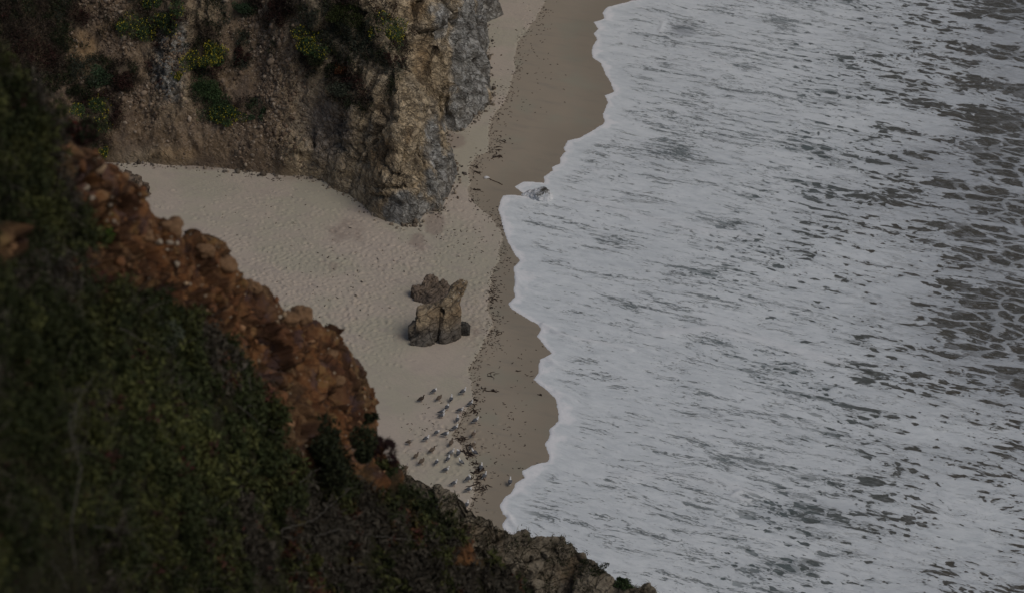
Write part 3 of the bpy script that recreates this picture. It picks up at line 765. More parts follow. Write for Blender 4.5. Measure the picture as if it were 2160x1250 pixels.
CL = 'shrubs rooted on the far cliff slope'; shrub_px = []
for i, (px, py, rad, hk, pal, fl, sq, lab) in enumerate([
    (285, 58, 1.7, .75, GREEN, .75, 1.2, 'round green shrub dotted with yellow flowers left of the grey rock rib'),
    (345, 26, 1.6, .7, GREEN, .45, 1.2, 'green shrub with sparse yellow flowers cut by the top of the view'),
    (437, 128, 1.7, 1.0, GREEN, 1.7, .9, 'shrub most thickly covered with yellow flowers, just right of the grey rock rib'),
    (432, 190, 1.7, .6, GREEN, 0, 1.0, 'plain leafy green shrub directly below the most yellow shrub'),
    (452, 222, 1.4, .5, GREEN, 0, 1.2, 'low green shrub trailing down between the rock rib and gravel slope'),
    (484, 246, 1.15, .5, GREEN, .7, 1.3, 'trailing green shrub with a few yellow flowers at its lower tip'),
    (213, 240, 1.9, .65, GREEN, .5, 1.3, 'broad yellow-flecked shrub above the inner end of the sand cove'),
    (205, 158, 1.3, .6, BLUEG, 0, 1.0, 'rounded plain dark green shrub beside the ochre earth streak'),
    (170, 196, 1.0, .6, DARK, 0, 1.2, 'small dark shrub at the foot of the ochre earth streak'),
    (219, 326, .95, .9, GREEN, .8, .8, 'narrow yellow-flowered shrub just above the corner of the sand'),
    (376, 160, .55, .7, GREEN, 1.6, 1.0, 'smallest yellow-flowered shrub, growing on the grey rock rib'),
    (660, 96, 1.35, .75, GREEN, .8, 1.2, 'yellow-tipped shrub on the left edge of the scrubby patch above the headland'),
    (815, 74, 1.5, .85, GREEN, 1.1, 1.1, 'bushy shrub with long bright yellow flower spikes nearest the rock face'),
    (545, 234, .85, .75, BLUEG, 0, 1.0, 'lone round blue-green shrub on the bare gravel slope'),
    (500, 20, 1.8, .7, BLUEG, 0, 1.4, 'wide dark green shrub at the top edge above the gravel slope'),
    (748, 34, 1.6, .6, [(.05, .062, .018), (.04, .05, .018)], 0, 1.4, 'olive green low shrub left of the bright yellow flower spikes'),
    (690, 132, 1.2, .5, DARK, 0, 1.3, 'dark low shrub in the middle of the scrubby patch'),
    (722, 146, .75, .6, RUST, 0, 1.0, 'rust orange shrub among green ones above the tan rock'),
    (738, 196, 1.2, .55, GREYG, 0, 1.3, 'grey-green shrub hanging over the tan rock below the rust one'),
    (512, 118, 1.1, .35, DKRED, 0, .55, 'dark red trailing mat right of the most yellow shrub'),
    (832, 128, .9, .4, DKRED, 0, .8, 'dark reddish mat hanging below the yellow flower spikes'),
    (262, 160, 1.2, .4, DKRED, 0, 1.0, 'dark red low mat between green shrub and rock rib'),
    (590, 14, 1.3, .5, DKRED, 0, 1.4, 'reddish brown scrub mound at the top edge above the gravel')]):
    p, n = on_cliff(px, py)
    if p is None: continue
    shrub_px.append((px, py - 6, rad * 15))
    shrub('shrub', p, n, rad * 1.15, rad * hk * 1.05, pal, int(2300 * rad ** 1.6), fl, lab, 'shrub', CL, seed=i, squash=sq)

# low scrub that covers the dark parts of the far slope
cv_ = PC.reshape(-1, 3); cn_ = N.reshape(-1, 3); cpx, cpy = PXc.ravel(), PYc.ravel()
idx = np.flatnonzero((vegm.ravel() > RNG.random(vegm.size) * .9 + .08) & (dc.ravel() > .5) & (cpx > -60) & (cpx < 900) & (cpy > -60) & (cpy < 345))
idx = RNG.choice(idx, min(15000, len(idx)), False)
idx = idx[~np.any([np.hypot((cpx[idx] - a_) / b__, (cpy[idx] - c__) / b__) < 1 for a_, c__, b__ in shrub_px], axis=0)]
base_p = cv_[idx]
zone = fbm(base_p, .35, 3)
bt = np.where(zone[:, None] > .18, tint(len(idx), DKRED), np.where(zone[:, None] > -.02, tint(len(idx), BROWN), np.where(zone[:, None] > -.2, tint(len(idx), DARK), tint(len(idx), GREYG) * .75)))
kk = 6
c = np.repeat(base_p, kk, 0) + np.repeat(cn_[idx], kk, 0) * RNG.uniform(0, .32, (len(idx) * kk, 1)) + RNG.normal(size=(len(idx) * kk, 3)) * .13
V, F = leaves(c, RNG.uniform(.10, .24, len(c)), RNG.uniform(.04, .09, len(c)))
obj('scrub', mesh('scrub', V, F, [M_LEAF], False, {'tint': np.repeat(np.repeat(bt, kk, 0) * RNG.uniform(.6, 1.35, (len(c), 1)), 4, 0)}), kind='stuff')

# ================================================================== loose stones
_bm = bmesh.new(); bmesh.ops.create_icosphere(_bm, subdivisions=1, radius=1)
ICO_V = np.array([v.co[:] for v in _bm.verts]); ICO_F = np.array([[v.index for v in f.verts] for f in _bm.faces]); _bm.free()
def stones(name, pos, size, pal, rng):
    n = len(pos); k = len(ICO_V)
    jit = 1 + rng.normal(size=(n, k, 1)) * .22
    sc3 = rng.uniform(.55, 1.3, (n, 1, 3)) * np.asarray(size)[:, None, None]
    V = pos[:, None] + ICO_V[None] * jit * sc3
    F = (ICO_F[None] + (np.arange(n) * k)[:, None, None]).reshape(-1, 3)
    return obj(name, mesh(name, V.reshape(-1, 3), F, [M_STONE], False, {'tint': np.repeat(tint(n, pal, rng, .25), k, 0)}), kind='stuff')
M_STONE = leafmat('loose_stone', .95, .3)
okc = np.flatnonzero((rockx.ravel() < .75) & (dc.ravel() > .25) & (vegm.ravel() < .6) & (cpx > -40) & (cpx < 800) & (cpy > -40) & (cpy < 380))
gm = sstep(-.15, .35, fbm(cv_[okc], .3, 4)) + blobpx(cpx[okc], cpy[okc], [(600, 150, 70, 130, 1), (330, 200, 60, 90, .8), (420, 240, 60, 60, .6)])
pk = okc[RNG.random(len(okc)) < gm ** 2 * 6500 / (gm ** 2).sum()]
stones('gravel', cv_[pk], RNG.exponential(.04, len(pk)).clip(.0, .24) + .03, [(.20, .148, .105), (.24, .185, .135), (.16, .115, .08), (.29, .235, .18)], RNG)
okc = np.flatnonzero((np.abs(dc.ravel() - .15) < .28) & (cpx > 230) & (cpx < 1040))
pk = RNG.choice(okc, 900, False)
pz = cv_[pk] + RNG.normal(size=(len(pk), 3)) * [.35, .25, 0]
pz = pz + np.array([0, -.15, 0]); pz[:, 2] = [max(sandz(a_[0], a_[1]) + .01, a_[2] * .4) for a_ in pz]
stones('rubble', pz, RNG.exponential(.055, len(pk)).clip(0, .35) + .035, [(.20, .16, .12), (.15, .13, .11), (.26, .22, .17)], RNG)
okh = np.flatnonzero((soilm.ravel() > .7) & (HX.ravel() > -20) & (HX.ravel() < 900) & (HY.ravel() < 1200) & (np.tile(np.arange(nc), ns) >= nb))
gm = sstep(-.1, .3, fbm(Hf[okh], .8, 3))
pk = okh[RNG.random(len(okh)) < gm * 380 / gm.sum()]
stones('bank_rubble', Hf[pk], RNG.exponential(.045, len(pk)).clip(0, .2) + .03, [(.21, .10, .048), (.26, .15, .08), (.15, .07, .035), (.28, .20, .125)], RNG)

# ================================================================== near hillside plants
svs = RNG.integers(0, ns, 170000); vvi = np.searchsorted(vv, RNG.uniform(0, 1.1, 170000)).clip(0, nv - 1) + nb
hp, hn = H[svs, vvi], NH[svs, vvi]
sx, sy = HX[svs, vvi], HY[svs, vvi]
sm = soilm[svs, vvi]
ok = (sx > -1800) & (sx < 1230) & (sy < 1330) & (RNG.random(len(sx)) > sstep(.10, .36, sm))
ok &= RNG.random(len(sx)) < np.clip(.42 + 1.9 * fbm(hp, .8, 3), .05, 1)
hp, hn, sx, sy = hp[ok], hn[ok], sx[ok], sy[ok]
hp, hn, sx, sy = hp[:88000], hn[:88000], sx[:88000], sy[:88000]
dist = np.linalg.norm(hp - [0, 0, CAM_H], axis=1)
mound = np.clip(.38 + 1.25 * fbm(hp, .8, 3), 0.03, 1.6)
za = fbm(hp, .55, 3, off=3.); zb_ = fbm(hp, 1.3, 3, off=9.); zc = fbm(hp, .3, 2, off=21.)
nH = len(hp)
FG1 = [(.068, .076, .024), (.092, .098, .033), (.048, .055, .020)]
FG2 = [(.032, .042, .015), (.042, .050, .019)]
FG3 = [(.060, .021, .018), (.048, .020, .018)]
FG4 = [(.082, .070, .052), (.060, .053, .040), (.10, .088, .068)]
bt = tint(nH, FG2)
bt = np.where((za > .02)[:, None], tint(nH, FG1), bt)
bt = np.where(((zb_ > .33) & (za > -.15))[:, None], tint(nH, FG3), bt)
dryz = np.clip(np.exp(-(((sx - 800) / 330) ** 2 + ((sy - 1180) / 110) ** 2)) * 1.0 + np.exp(-(((sx - 500) / 60) ** 2 + ((sy - 760) / 120) ** 2)) + np.exp(-(((sx - 120) / 90) ** 2 + ((sy - 600) / 60) ** 2)), 0, 1)
bt = np.where(((zc + dryz * .42) > .34)[:, None], tint(nH, FG4) * .85, bt)
rz = (fbm(hp, .7, 3, off=33.) > .22) & (dryz > .3)
bt = np.where(rz[:, None], tint(nH, [(.13, .06, .035), (.09, .035, .028), (.10, .085, .03)]), bt)
bt *= (.75 + .5 * np.exp(-(((sx - 420) / 260) ** 2 + ((sy - 900) / 180) ** 2)))[:, None]
kk = 7
dz_ = np.flatnonzero(((zc + dryz * .55) > .12) & (RNG.random(nH) < .55))
sV, sF = leaves(hp[dz_] + hn[dz_] * RNG.uniform(.1, .55, (len(dz_), 1)), RNG.uniform(.35, 1.0, len(dz_)), .013, np.array([.55, .35, .35]) + .8 * np.stack([fbm(hp[dz_], .4, 2), fbm(hp[dz_] + 9, .4, 2), np.zeros(len(dz_))], -1))
st_t = np.repeat(tint(len(dz_), [(.085, .076, .06), (.065, .06, .048), (.11, .10, .08)]), 4, 0)
c = np.repeat(hp, kk, 0); m = np.repeat(mound, kk)[:, None]
hgt = RNG.random((len(c), 1)) ** .6
c = c + np.repeat(hn, kk, 0) * hgt * m * .62 + RNG.normal(size=c.shape) * (.05 + .05 * m)
sc = np.repeat(np.clip(dist / 60, .6, 1.7), kk)
V, F = leaves(c, RNG.uniform(.09, .22, len(c)) * sc, RNG.uniform(.03, .075, len(c)) * sc)
tc = np.repeat(bt, kk, 0) * RNG.uniform(.8, 1.2, (len(c), 1))
obj('ground_cover', mesh('ground_cover', np.vstack([V, sV]), np.vstack([F, sF + len(V)]), [M_LEAF], False, {'tint': np.vstack([np.repeat(tc, 4, 0), st_t])}), kind='stuff')

HG = 'bushes on the near hillside'
for i, (px, py, rad, hk, pal, n, lab) in enumerate([
    (214, 482, .42, .9, [(.04, .075, .012), (.055, .09, .016)], 900, 'small bright green bush alone on the orange earth bank'),
    (712, 965, 1.25, 1.0, DARK, 5000, 'dense dark green bush against the orange bank closest to the gulls'),
    (772, 880, .42, .7, DARK, 800, 'small dark green tuft on the steep orange bank above the dark bush'),
    (175, 262, .8, .8, DARK + DKRED, 2200, 'dark bush on the ridge in front of the broad yellow-flecked shrub'),
    (160, 268, .45, .7, [(.11, .022, .014), (.08, .02, .014)], 800, 'blurred dark red bush at the head of the orange bank'),
    (330, 700, .8, .7, FG2 + GREYG, 2600, 'grey-green bush below the middle of the orange bank'),
    (470, 790, .8, .8, FG2 + [(.05, .05, .02)], 2600, 'dark olive bush where the orange bank turns down steeply'),
    (560, 985, .7, .7, [(.06, .06, .024), (.04, .045, .016)], 2000, 'yellowish olive bush below the dark cavity in the bank'),
    (60, 440, .8, .8, FG1, 2600, 'mid green bush above the bare orange patch at the edge of view'),
    (40, 660, .7, .8, FG1, 2400, 'mid green bush under the bare orange patch at the edge of view'),
    (330, 930, .6, .8, FG1 + [(.075, .10, .02)], 2200, 'light green bush in the middle of the leafy near slope'),
    (880, 1110, .9, .7, FG4 + FG2, 2600, 'grey dry bush at the hillside edge over the dark rock spur'),
    (640, 1180, .7, .7, FG1 + [(.07, .06, .02)], 2300, 'yellow-green bush low on the near slope beside dry stalks')]):
    p, n_ = on_hill(px, py)
    if p is None: continue
    dd_ = (p - Vector((0, 0, CAM_H))).length
    shrub('bush', p, n_, rad, rad * hk, pal, n, 0, lab, 'bush', HG, L=.10 * dd_ / 60, W=.05 * dd_ / 60, seed=50 + i)
p, n_ = on_hill(803, 935)
shrub('hanging_tuft', p, n_, .62, .55, [(.040, .02, .022), (.028, .016, .016)], 1500, 0, 'dark purplish dry tuft hanging off the orange bank over the sand', 'dry plant', None, L=.30, W=.025, seed=90, drop=.9)
p, n_ = on_out(1318, 1232)
shrub('bush', p, n_, .75, .5, DARK + GREEN, 1500, 0, 'small round green bush alone on the rock spur next to the surf', 'bush', None, seed=91, L=.12)
p, n_ = on_out(1258, 1193)
shrub('bush', p, n_, .55, .35, DARK, 700, 0, 'low dark mat of leaves along the upper edge of the rock spur', 'bush', None, seed=92, squash=1.7, L=.1)

# dry grass and low leaves clinging to the spur
OX, OY = proj(O)
oi = np.flatnonzero((fbm(O, .55, 4).ravel() > .05) & (OX.ravel() > 780) & (OX.ravel() < 1420) & (OY.ravel() < 1270) & (np.tile(np.arange(O.shape[1]), no) >= nb2))
oi = RNG.choice(oi, min(2600, len(oi)), False); Of, Nf = O.reshape(-1, 3)[oi], NO.reshape(-1, 3)[oi]
V, F = leaves(Of + Nf * .08, RNG.uniform(.25, .7, len(oi)), .022, np.array([.25, -.2, -.75]))
V2, F2 = leaves(np.repeat(Of[::3], 4, 0) + RNG.normal(size=(len(Of[::3]) * 4, 3)) * .1, RNG.uniform(.1, .2, len(Of[::3]) * 4), .06)
obj('dry_grass', mesh('dry_grass', np.vstack([V, V2]), np.vstack([F, F2 + len(V)]), [M_LEAF], False,
    {'tint': np.vstack([np.repeat(tint(len(oi), [(.15, .125, .085), (.11, .095, .065), (.19, .165, .12), (.08, .07, .05)]), 4, 0), np.repeat(tint(len(V2) // 4, DARK + [(.05, .05, .025)]), 4, 0)])}), kind='stuff')

# dry stalks and branches on the near slope
def branch(pts, forks, r, lab, seed, lift=.35):
    rng = np.random.default_rng(seed)
    P = []
    for px, py in pts:
        p, n_ = on_hill(px, py)
        if p is not None: P.append(np.array(p + n_ * lift))
    if len(P) < 2: return
    P = np.array(P); base_ = P[0] - [0, 0, lift]
    P = np.vstack([base_, resample(P, .18)]); P[1:] += rng.normal(size=(len(P) - 1, 3)) * .018
    paths, rad = [P - base_], [np.linspace(r, r * .35, len(P))]
    for k in range(forks):
        i = rng.integers(len(P) // 4, len(P) - 1); d = P[min(i + 1, len(P) - 1)] - P[i - 1]; d /= np.linalg.norm(d) + 1e-9
        d = d + rng.normal(size=3) * .45; d /= np.linalg.norm(d)
        n = 6; l = rng.uniform(.3, .9)
        Q = P[i] + d * np.linspace(0, l, n)[:, None] + np.cumsum(rng.normal(size=(n, 3)) * .03, 0); Q[0] = P[i]
        paths.append(Q - base_); rad.append(np.linspace(r * .5, r * .2, n))
    V, F = tubes(paths, rad, 5)
    obj('dead_branch', mesh('dead_branch', V, F, [M_TWIG]), None, base_, lab, 'dead branch', 'dry branches on the near slope')
for i, a in enumerate([
    ([(80, 1200), (79, 1050), (76, 930), (72, 890)], 6, .013, 'tall straight pale dead stalk standing upright in the nearest leaves', 1.0),
    ([(90, 905), (120, 830), (150, 790)], 8, .012, 'fan of thin dry twigs above the top of the straight pale stalk', .6),
    ([(55, 535), (110, 560), (150, 612)], 4, .016, 'bent pale branch just below the bare orange patch', .3),
    ([(75, 540), (80, 575), (90, 605)], 3, .012, 'short branch crossing the bent one under the orange patch', .3),
    ([(215, 690), (280, 735), (350, 765)], 5, .012, 'thin slanting dry branch under the grey-green bush', .45),
    ([(465, 868), (505, 888), (545, 910)], 7, .013, 'forked whitish branch left of the dark cavity in the bank', .5),
    ([(370, 845), (410, 865), (440, 895)], 4, .010, 'thin bare branch between light green bush and forked whitish branch', .4),
    ([(170, 1130), (240, 1140), (315, 1168)], 4, .013, 'low dry branch lying right of the straight pale stalk', .4),
    ([(560, 1105), (640, 1110), (720, 1062)], 9, .015, 'long pale branch rising toward the rock spur beside a yellow-green bush', .6),
    ([(640, 1150), (690, 1120), (760, 1130)], 7, .011, 'thin forked twig under the long pale rising branch', .5),
    ([(590, 1010), (660, 1005), (740, 985)], 6, .010, 'wispy dry twigs below the dense dark green bush', .5),
    ([(90, 960), (130, 955), (165, 975)], 3, .010, 'short bare twig halfway up beside the straight pale stalk', .4),
    ([(15, 1165), (60, 1190), (100, 1240)], 3, .015, 'dry branch sloping down at the lower corner', .4),
    ([(760, 1130), (850, 1150), (900, 1190)], 6, .012, 'dry grey twigs at the foot of the grey dry bush', .4)]):
    branch(*a[:4], seed=300 + i, lift=a[4])

# ================================================================== stones in the orange bank
def rockmesh(name, size, mat, seed, sub=4, rough=.25, freq=1.3):
    bm = bmesh.new(); bmesh.ops.create_icosphere(bm, subdivisions=sub, radius=1)
    V = np.array([v.co[:] for v in bm.verts]); F = np.array([[v.index for v in f.verts] for f in bm.faces]); bm.free()
    d = fbm(V + seed * 3.7, freq, 4, .55) * rough * 1.6
    q = np.round(fbm(V + seed * 5.1 + 7, .9, 2) * 3) / 3 * rough
    fa_, fj_ = facets(V + seed * 2.3, 1.3, .9)
    V = V * (1 + d * .5 + q * .5 + fa_ * rough * .9 - fj_ * rough * .25)[:, None] * size
    return mesh(name, V, F, [mat])
M_PALE = plain('pale_stone', (.31, .26, .20), .9, .3); M_TANST = plain('tan_stone', (.20, .12, .066), .95, .4)
for i, (px, py, s, m_, lab) in enumerate([
    (181, 396, .16, M_PALE, 'pale stone on the upper orange bank, higher of two side by side'), (193, 418, .15, M_PALE, 'pale stone on the upper orange bank, lower of two side by side'),
    (232, 432, .10, M_PALE, 'small pale stone above the small bright green bush'), (241, 467, .08, M_PALE, 'tiny pale stone touching the small bright green bush'),
    (183, 492, .12, M_PALE, 'pale stone left of the small bright green bush'),
    (312, 500, .26, M_TANST, 'large tan cobble near the edge of the orange bank'), (337, 512, .15, M_PALE, 'pale stone just right of the large tan cobble'),
    (358, 514, .16, M_PALE, 'pale stone in the middle of the trio by the tan cobble'), (372, 515, .14, M_PALE, 'pale stone of the trio closest to the sand'),
    (352, 527, .11, M_PALE, 'small pale stone underneath the trio by the tan cobble'), (372, 556, .13, M_PALE, 'lone pale stone in the middle of the orange bank'),
    (368, 470, .42, M_TANST, 'brown knob of rock jutting over the sand, topmost on the bank edge'), (436, 530, .34, M_TANST, 'brown knob of rock jutting over the sand, second down the bank edge'),
    (478, 562, .42, M_TANST, 'rounded orange rock jutting over the sand, third down the bank edge'), (532, 596, .32, M_TANST, 'dark low rock on the bank edge between two bigger knobs'),
    (634, 654, .48, M_TANST, 'squared upright orange rock jutting over the sand, lowest on the bank edge'),
    (588, 668, .17, M_PALE, 'pale stone left of the squared upright rock'), (612, 668, .36, M_TANST, 'smooth orange boulder leaning on the squared upright rock'),
    (700, 745, .30, M_TANST, 'rounded stone on the lower orange bank'), (715, 800, .34, M_TANST, 'stone bulging from the steep lower orange bank')]):
    p, n_ = on_hill(px, py)
    if p is None: continue
    s = s * (.72 if s < .2 else .8)
    me = rockmesh('stone', np.array([1, .9, .85]) * s, m_, i, 3 if s < .2 else 4, .3)
    obj('stone', me, None, p - n_ * s * .25, lab, 'stone', 'stones in the orange bank')

# ================================================================== boulders on the beach
def hullrock(name, hulls, mats, disp, voxel=.07, seed=0, parent=None, freq=.9, strata=(1, 1, 1), split=None):
    bm = bmesh.new()
    for h_ in hulls:
        vs = [bm.verts.new(p) for p in h_]
        bmesh.ops.convex_hull(bm, input=vs)
    loose = [v for v in bm.verts if not v.link_faces]
    bmesh.ops.delete(bm, geom=loose, context='VERTS')
    me = bpy.data.meshes.new('tmp'); bm.to_mesh(me); bm.free()
    o_ = bpy.data.objects.new('tmp', me); COL.objects.link(o_)
    md = o_.modifiers.new('r', 'REMESH'); md.mode = 'VOXEL'; md.voxel_size = voxel
    ms = o_.modifiers.new('s', 'SMOOTH'); ms.factor = .5; ms.iterations = 5
    dg = bpy.context.evaluated_depsgraph_get(); ev = o_.evaluated_get(dg); em = ev.to_mesh()
    n = len(em.vertices); V = np.empty(n * 3, np.float32); em.vertices.foreach_get('co', V); V = V.reshape(-1, 3)
    Nn = np.empty(n * 3, np.float32); em.vertices.foreach_get('normal', Nn); Nn = Nn.reshape(-1, 3)
    F = np.array([list(p.vertices) for p in em.polygons if len(p.vertices) == 4], np.int32)
    ev.to_mesh_clear(); bpy.data.objects.remove(o_); bpy.data.meshes.remove(me)
    Pn = V * np.array(strata) + seed * 11.3
    fa_, fj_ = facets(Pn, freq * .9, .9); fb_, fk_ = facets(Pn + .3 * Nn, freq * 2.4, .9, 3.1)
    d = (fbm(Pn, freq, 5, .55, ridged=True) - .25) * disp * .5 + fbm(Pn, freq * 3.5, 3, .55, ridged=True) * disp * .2 + disp * (1.3 * fa_ + .6 * fb_ - .6 * fj_ - .25 * fk_)
    if split: d = d - .24 * np.exp(-((V[:, 0] - split(V[:, 2])) / .06) ** 2) * sstep(.75, .4, V[:, 1]) * sstep(2.5, 2.1, V[:, 2])
    return mesh(name, V + Nn * d[:, None], F, mats)
def bouldermat(name, top, mid, low, z1, z2, guano=0.0, foamz=None):
    g = G(name); x, y, z = g.xyz(g.P)
    ps = g.warp(g.rot(g.P, (R(20), R(35), 0), (1, 1, 2.2)), .5, 1.2, 3)
    s1 = g.noise(ps, 1.5, 7, .68); n2 = g.noise(g.P, 9, 4, .7); n1 = g.noise(g.P, .9, 4)
    zz = z + (n1 - .5) * 1.6
    c = g.mix(zz.step(z1, z2), low, g.mix(n1.step(.4, .6), mid, top))
    c = g.mix((1 - s1.step(.35, .62)) * .65, c, (.055, .045, .036))
    c = g.mix(n2.step(.58, .72) * .35, c, tuple(min(.5, t * 1.6) for t in top))
    if guano: c = g.mix(g.noise(g.P, 6, 4, .75).step(.56, .66) * zz.step(2.0, 2.9) * guano, c, (.62, .60, .55))
    crk = g.voro(g.warp(ps, .8, .5, 3), 1.1).step(0, .07)
    c = g.mix((1 - crk) * .5, c, (.035, .03, .025))
    if foamz is not None:
        fm = g.noise(g.warp(g.rot(g.P, (0, 0, R(-25)), (1, 2, 1)), .5, 2, 3), 1.3, 6, .72) + (foamz - z) * .35
        c = g.mix(fm.step(.42, .56), c, (.84, .86, .88))
    return g.out(c, .9, g.bump(s1 * .2 + n2 * .05 + crk * .05, 1.0, .8), .2)
M_B1 = bouldermat('boulder_rock', (.46, .36, .235), (.34, .25, .155), (.19, .17, .145), .6, 1.9, .9)
M_B2 = bouldermat('brown_rock', (.28, .215, .16), (.21, .16, .12), (.19, .15, .12), 0, .8)
M_B3 = bouldermat('dark_rock', (.12, .118, .105), (.09, .088, .08), (.07, .068, .06), 0, .8)
b0 = on_sand(920, 716)
def solid(pts, px0, py0, depth=.0, base=True):   # corners read off the photo, each with its own depth and so its own height
    o_ = []
    for cx, cy, y in pts:
        x = (cx / 6.25 + 840 - px0) / 29.7; z = ((py0 - 550 - cy / 6.25) - 15.7 * y) / 25.2
        o_.append((x, y, z))
        if base: o_.append((x * .97, y + .1, -.35))
        if depth: o_.append((x, y + depth, z - .1))
    return o_
A_ = (920, 716)
hL = solid([(245, 790, -.3), (262, 690, 0), (370, 655, .2), (560, 600, .5), (585, 760, .05), (560, 890, -.35), (300, 950, -.6), (240, 860, -.5)], *A_, depth=1.0)
hS = solid([(160, 1090, -.85), (190, 1010, -.7), (300, 950, -.55), (455, 960, -.5), (485, 1000, -.6), (415, 1080, -.9), (290, 1145, -1.0)], *A_)
hM = solid([(145, 890, -.2), (200, 820, 0), (240, 815, -.1), (180, 975, -.4), (290, 930, -.4)], *A_, depth=.6)
hR = solid([(625, 640, .3), (800, 600, .5), (825, 740, .4), (800, 940, .1), (740, 1020, -.3), (620, 1090, -.6), (540, 1075, -.6), (560, 960, -.5), (600, 760, -.1)], *A_, depth=.9)
hT = solid([(540, 590, .45), (600, 655, .35), (795, 620, .4), (835, 470, .9), (690, 440, .8)], *A_, depth=.5, base=False)
hU = solid([(665, 450, .8), (838, 470, .9), (700, 370, .95), (792, 296, 1.0), (850, 272, 1.05), (896, 310, 1.1), (878, 380, 1.05)], *A_, depth=.5, base=False)
hB = solid([(540, 590, .5), (420, 620, .8), (350, 645, .9), (470, 650, .6)], *A_, depth=.5)
obj('boulder', hullrock('boulder', [hL, hS, hM, hR, hT, hU, hB, [(.0, .0, -.3), (.6, .0, -.3), (.0, 1.5, -.3), (.6, 1.5, -.3), (.1, .35, 1.9), (.5, .35, 1.9), (.2, 1.4, 2.0), (.5, 1.4, 2.0)]], [M_B1], .075, .05, 1, freq=1.0, split=lambda z: .12 + .10 * z), None, b0, 'tan and grey boulder with a split front and a leaning finger of rock on top', 'boulder', 'boulders on the sand')
b1 = on_sand(905, 640); A_ = (905, 640)
hulls = [solid([(390, 190, 1.8), (450, 190, 1.8), (330, 260, 1.5), (520, 230, 1.75), (500, 380, .9), (320, 325, 1.3)], *A_, depth=.3),
         solid([(175, 380, .9), (205, 345, 1.0), (310, 330, 1.2), (215, 460, .5), (400, 420, .7)], *A_, depth=.3),
         solid([(330, 265, 1.5), (600, 255, 1.7), (660, 330, 1.3), (690, 370, 1.1), (640, 480, .5), (450, 430, .55), (310, 335, 1.2), (400, 560, 0), (215, 470, .5)], *A_),
         solid([(215, 460, .5), (450, 440, .5), (520, 530, .1), (400, 560, 0), (320, 630, -.3), (210, 600, -.1), (185, 560, .1)], *A_)]
obj('boulder', hullrock('boulder', hulls, [M_B2], .12, .05, 4, freq=1.4), None, b1, 'low ragged brown boulder behind the split one', 'boulder', 'boulders on the sand')
b2 = on_sand(978, 706)
hulls = [[(-.35, -.15, -.2), (.36, -.2, -.2), (.4, .4, -.2), (-.3, .45, -.2), (-.3, 0, .7), (.0, .1, .95), (.25, .1, .9), (.3, .4, .7), (-.1, .4, .9)]]
obj('boulder', hullrock('boulder', hulls, [M_B3], .1, .045, 6, freq=1.8), None, b2, 'small dark grey boulder tucked at the side of the split one', 'boulder', 'boulders on the sand')
b3 = on_sand(1130, 424)
M_B4 = bouldermat('surf_rock', (.17, .165, .145), (.14, .135, .115), (.10, .10, .085), 0, .6, 0, .52)
hulls = [[(-1.7, 1.1, -.3), (-.6, -.2, -.3), (.9, -.4, -.3), (1.5, .3, -.3), (1.2, 1.2, -.3), (-.4, 1.7, -.3), (.2, .1, .55), (1.0, .2, .6), (.7, .8, .7), (-.5, 1.0, .35)],
         [(.2, -.3, -.3), (1.2, -.2, -.3), (1.4, .5, -.3), (.4, .6, -.3), (.6, .1, .8), (1.0, .2, .85)]]
obj('surf_rock', hullrock('surf_rock', hulls, [M_B4], .10, .06, 8, freq=1.3), None, b3, 'low wet rock half covered in white foam where the surf meets brown sand', 'rock')
b4 = on_sand(284, 405)
hulls = [[(-1.3, -1.2, -.3), (.7, -1.1, -.3), (1.1, .2, -.3), (.4, 1.5, -.3), (-1.2, 1.6, -.3), (-.9, -.4, 1.3), (.3, -.2, 1.2), (.5, .6, .8), (-.7, .9, 1.4)], [(.2, -.3, -.3), (1.3, -.5, -.3), (1.2, .6, -.3), (.4, .5, .7), (.9, 0, .6)]]
obj('rubble_rock', hullrock('rubble_rock', hulls, [M_B2], .16, .06, 10, freq=1.6), None, b4, 'crumbly brown rock at the inner corner of the sand behind the orange bank', 'rock')

